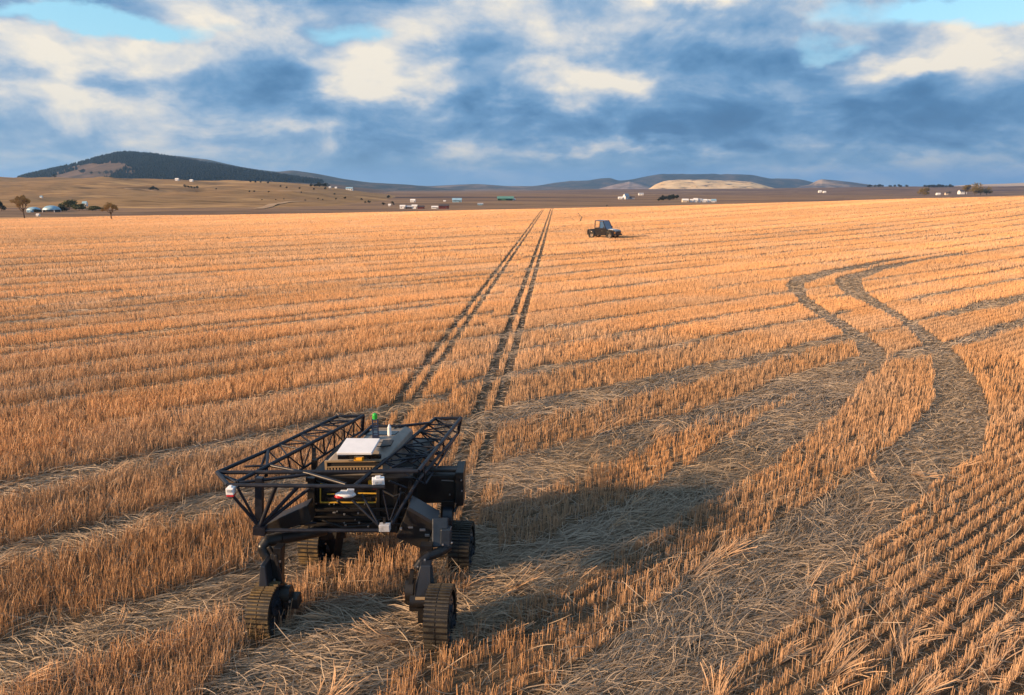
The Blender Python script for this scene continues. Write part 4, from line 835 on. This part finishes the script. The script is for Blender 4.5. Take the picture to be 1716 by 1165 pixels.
def dome(px, py, wpx, hpx, label):
    b = hit(px, py); k = b.y/1175; w = wpx*k; H = hpx*k; o = empty('domed_shed', b, 0, label, 'shed', 'pale blue domed sheds by the left field edge'); m = MB(); n = 14; d = w*.9; vs = []; fs = []
    rows = 9
    for i in range(rows):
        f = i/(rows-1)*2-1; sc = max(.25, (1-f*f*.8))**.5
        for j in range(n+1): t = math.pi*j/n; vs.append((-math.cos(t)*w/2*(.55+.45*sc), f*d/2, H*.34+math.sin(t)**.8*H*.66*sc))
    for i in range(rows-1):
        for j in range(n): fs.append((i*(n+1)+j, i*(n+1)+j+1, (i+1)*(n+1)+j+1, (i+1)*(n+1)+j))
    fs.append(tuple(range(n, -1, -1))); fs.append(tuple(range((rows-1)*(n+1), rows*(n+1)))); m.add(vs, fs, True); m.build('roof', W_B, o)
    m = MB(); m.box((0, 0, H*.15), (w*.80, d*.75, H*.42)); m.build('wall', W_D, o); m = MB()
    for s in (-1, 1): m.beam((s*w*.43, -d*.42, -.3), (s*w*.43, -d*.42, H*.38), w*.03, w*.03); m.beam((s*w*.43, d*.42, -.3), (s*w*.43, d*.42, H*.38), w*.03, w*.03)
    m.build('posts', WHITE, o); return o
dome(57, 355, 18, 8, 'pale blue domed shed partly behind the taller tan tree on the left'); dome(87, 355.5, 23, 11, 'larger pale blue domed shed beside the dark low shrub on the left')
house('shed', 53+18-20, 356, 8, 4, W_B, W_B, 'tiny light blue shed low at the left of the domed sheds', 'shed', rf=.3, wins=1)
house('hut', 64, 362.5, 5, 4, W_W, W_W, 'small white hut out on the lit field edge below the blue domed sheds', 'hut', rf=.3, wins=1)
house('house', 143, 346, 7, 8, W_W, W_B, 'narrow white house with light blue front above the green shrubs', 'house', wins=1)
house('shed', 69.5, 331.5, 4, 3, W_W, W_B, 'tiny pale shed alone high on the brown slope above the domed sheds', 'shed', wins=1)
house('house', 297, 303, 5.5, 4, W_W, W_W, 'left one of two tiny white houses below the dark forest', 'house', wins=1); house('house', 321, 304.5, 5, 3.5, W_W, W_W, 'right one of two tiny white houses below the dark forest', 'house', wins=1)
house('house', 586, 319, 11, 5, W_W, W_B, 'blue-roofed house alone at the foot of the long wooded hill', 'house', wins=2); house('house', 553, 315.5, 3.5, 2.5, W_W, W_W, 'tiny white house left of the blue-roofed house', 'house', wins=1); house('house', 563, 316, 3.5, 2.5, W_W, W_W, 'tiny white house nearest the blue-roofed house', 'house', wins=1)
house('barn', 675, 350, 9, 6, W_W, W_W, 'white gabled barn at the left end of the low farm row behind the crest', 'barn', rf=.3, wins=1); house('shed', 685, 350, 11, 5.2, W_D, W_GR, 'grey-roofed shed joining the two white barns of the farm row', 'shed', wins=2); house('barn', 695, 350, 9, 6.5, W_W, W_W, 'square white barn beside the dark red shed of the farm row', 'barn', rf=.25, wins=1); house('shed', 705.5, 350, 11, 5, W_R, W_D, 'dark red shed right against the square white barn', 'shed', rf=.3, wins=2); house('house', 729, 350, 11, 4.5, W_W, W_W, 'long low white house between the two dark red sheds', 'house', rf=.35, wins=4); house('barn', 744, 350, 16, 7, W_R, W_D, 'dark red barn at the right end of the low farm row', 'barn', rf=.3, wins=2)
house('house', 692, 339, 8, 5, W_W, W_W, 'white house standing above the farm row on the valley floor', 'house', wins=2); house('shed', 653, 345.5, 4.5, 3.5, W_W, W_W, 'tiny white shed left of the farm row among small dark trees', 'shed', wins=1); house('trailer', 745, 338, 4, 2, W_W, W_W, 'tiny white trailer on the track left of the blue barn', 'trailer', wins=1)
house('barn', 766, 339, 15, 6.5, W_B, W_B, 'pale blue metal barn on the valley floor', 'barn', rf=.45, wins=4); house('shed', 805, 344, 9, 3.5, W_B, W_GR, 'small blue-grey shed between the blue barn and the green barn', 'shed', wins=2)
house('barn', 847, 336, 26, 6.5, W_G, W_G, 'long green open-fronted barn on the valley floor', 'barn', rf=.5, open_=True, depth=.4); house('shed', 861, 336, 5, 3, W_W, W_W, 'white shed against the right end of the green barn', 'shed', wins=1)
house('house', 1049, 334, 9, 9, W_W, W_GR, 'tallest white house with grey gable in the farm left of the dark grove', 'house', rf=.5, rz=.6, wins=2); house('shed', 1040, 334, 8, 4, W_W, W_W, 'low white shed at the left foot of the tall grey-gabled house', 'shed', wins=1); house('shed', 1059, 334, 8, 4.5, W_GR, W_D, 'grey shed at the right of the tall grey-gabled house', 'shed', wins=1); house('house', 1074, 327.5, 8, 4, W_W, W_GR, 'small white house up the slope right of the tall grey-gabled house', 'house', wins=1)
GF = 'white buildings of the farm behind the crest'
for i, (px, w, h, rf, wl, lab) in enumerate(((1148, 10, 5.5, .4, CREAM, 'cream house at the left end of the white farm'), (1159, 6, 5, .3, W_W, 'small white shed next to the cream house'), (1165.5, 7, 6.5, .5, W_W, 'steep-gabled white house of the white farm'), (1172.5, 6, 6, .4, W_W, 'narrow white building in the middle of the white farm'), (1180, 9, 5, .4, W_W, 'wide white barn right of the middle of the white farm'), (1187.5, 5, 4.5, .3, W_W, 'little white shed hard against the wide white barn'), (1195.5, 8, 5, .45, W_W, 'white house with pale blue roof at the right end of the white farm'))): house('farm_building', px, 339, w, h, wl, W_B if i == 6 else W_W if i != 3 else W_GR, lab, 'farm building', GF, rf=rf, wins=2)
house('house', 1374, 323, 5, 3.5, W_W, W_W, 'left one of a pair of tiny white houses on the dark plain at right', 'house', wins=1); house('house', 1381.5, 323.5, 4.5, 3, W_W, W_W, 'right one of a pair of tiny white houses on the dark plain at right', 'house', wins=1)
house('hut', 1572, 327, 6, 3.5, W_W, W_W, 'small white hut right of the squat olive tree', 'hut', wins=1); house('hut', 1586, 327, 5, 4.5, CREAM, W_D, 'cream hut with dark roof by the small dark bush', 'hut', wins=1); house('house', 1612, 325.5, 11, 7, W_W, W_D, 'white house with dark roof half behind the slim olive tree', 'house', wins=2)

# ------------------------------------------------------------------ the air
def dirt_track(name, pts, w, ma):
    P = [hit(*p) for p in pts]; m = MB(); L = []
    for a, b in zip(P[:-1], P[1:]):
        for k in range(14): L.append(a.lerp(b, k/14))
    L.append(P[-1])
    L = [sum((L[min(max(i+j, 0), len(L)-1)] for j in range(-5, 6)), Vector())/11 for i in range(len(L))]; vs = []
    for i, p in enumerate(L):
        d = (L[min(i+1, len(L)-1)]-L[max(i-1, 0)]); d.z = 0; s_ = Vector((-d.y, d.x, 0)).normalized()*w/2
        for q in (p-s_, p, p+s_): vs.append(Vector((q.x, q.y, float(land_z(q.x, q.y))+.25)))
    m.add(vs, [f for i in range(len(L)-1) for f in ((3*i, 3*i+1, 3*i+4, 3*i+3), (3*i+1, 3*i+2, 3*i+5, 3*i+4))], True); tag(m.build(name, ma), kind='structure')
PATHM = mat('pale_dirt', (.34,.23,.14), rough=.95, spec=.1, second=(.46,.33,.21), scale=.05)
dirt_track('dirt_path', [(430,351),(450,346),(470,341),(495,338),(530,338.5),(570,341)], 5, PATHM)
dirt_track('dirt_path', [(205,316),(240,318),(280,322),(330,321),(400,317),(470,319),(540,325),(600,331)], 4, PATHM)
dirt_track('dirt_path', [(960,327),(1030,329),(1090,326),(1180,323),(1290,324),(1380,321)], 7, PATHM)
def make_haze():
    m = bpy.data.materials.new('haze_air'); m.use_nodes = True; t = m.node_tree; t.nodes.clear()
    v = t.nodes.new('ShaderNodeVolumePrincipled'); v.inputs['Color'].default_value = (.30,.58,1.0,1); v.inputs['Density'].default_value = HAZE; v.inputs['Anisotropy'].default_value = .2
    o = t.nodes.new('ShaderNodeOutputMaterial'); t.links.new(v.outputs[0], o.inputs['Volume'])
    b = MB(); z0, z1 = -17.0, 330.0; b.box((0, 4000, (z0+z1)/2), (24000, 24000, z1-z0)); ob = b.build('haze', m); tag(ob, 'thin blue haze lying over the valley and hills', 'haze', kind='stuff')
HAZE = 9e-5
if HAZE: make_haze()
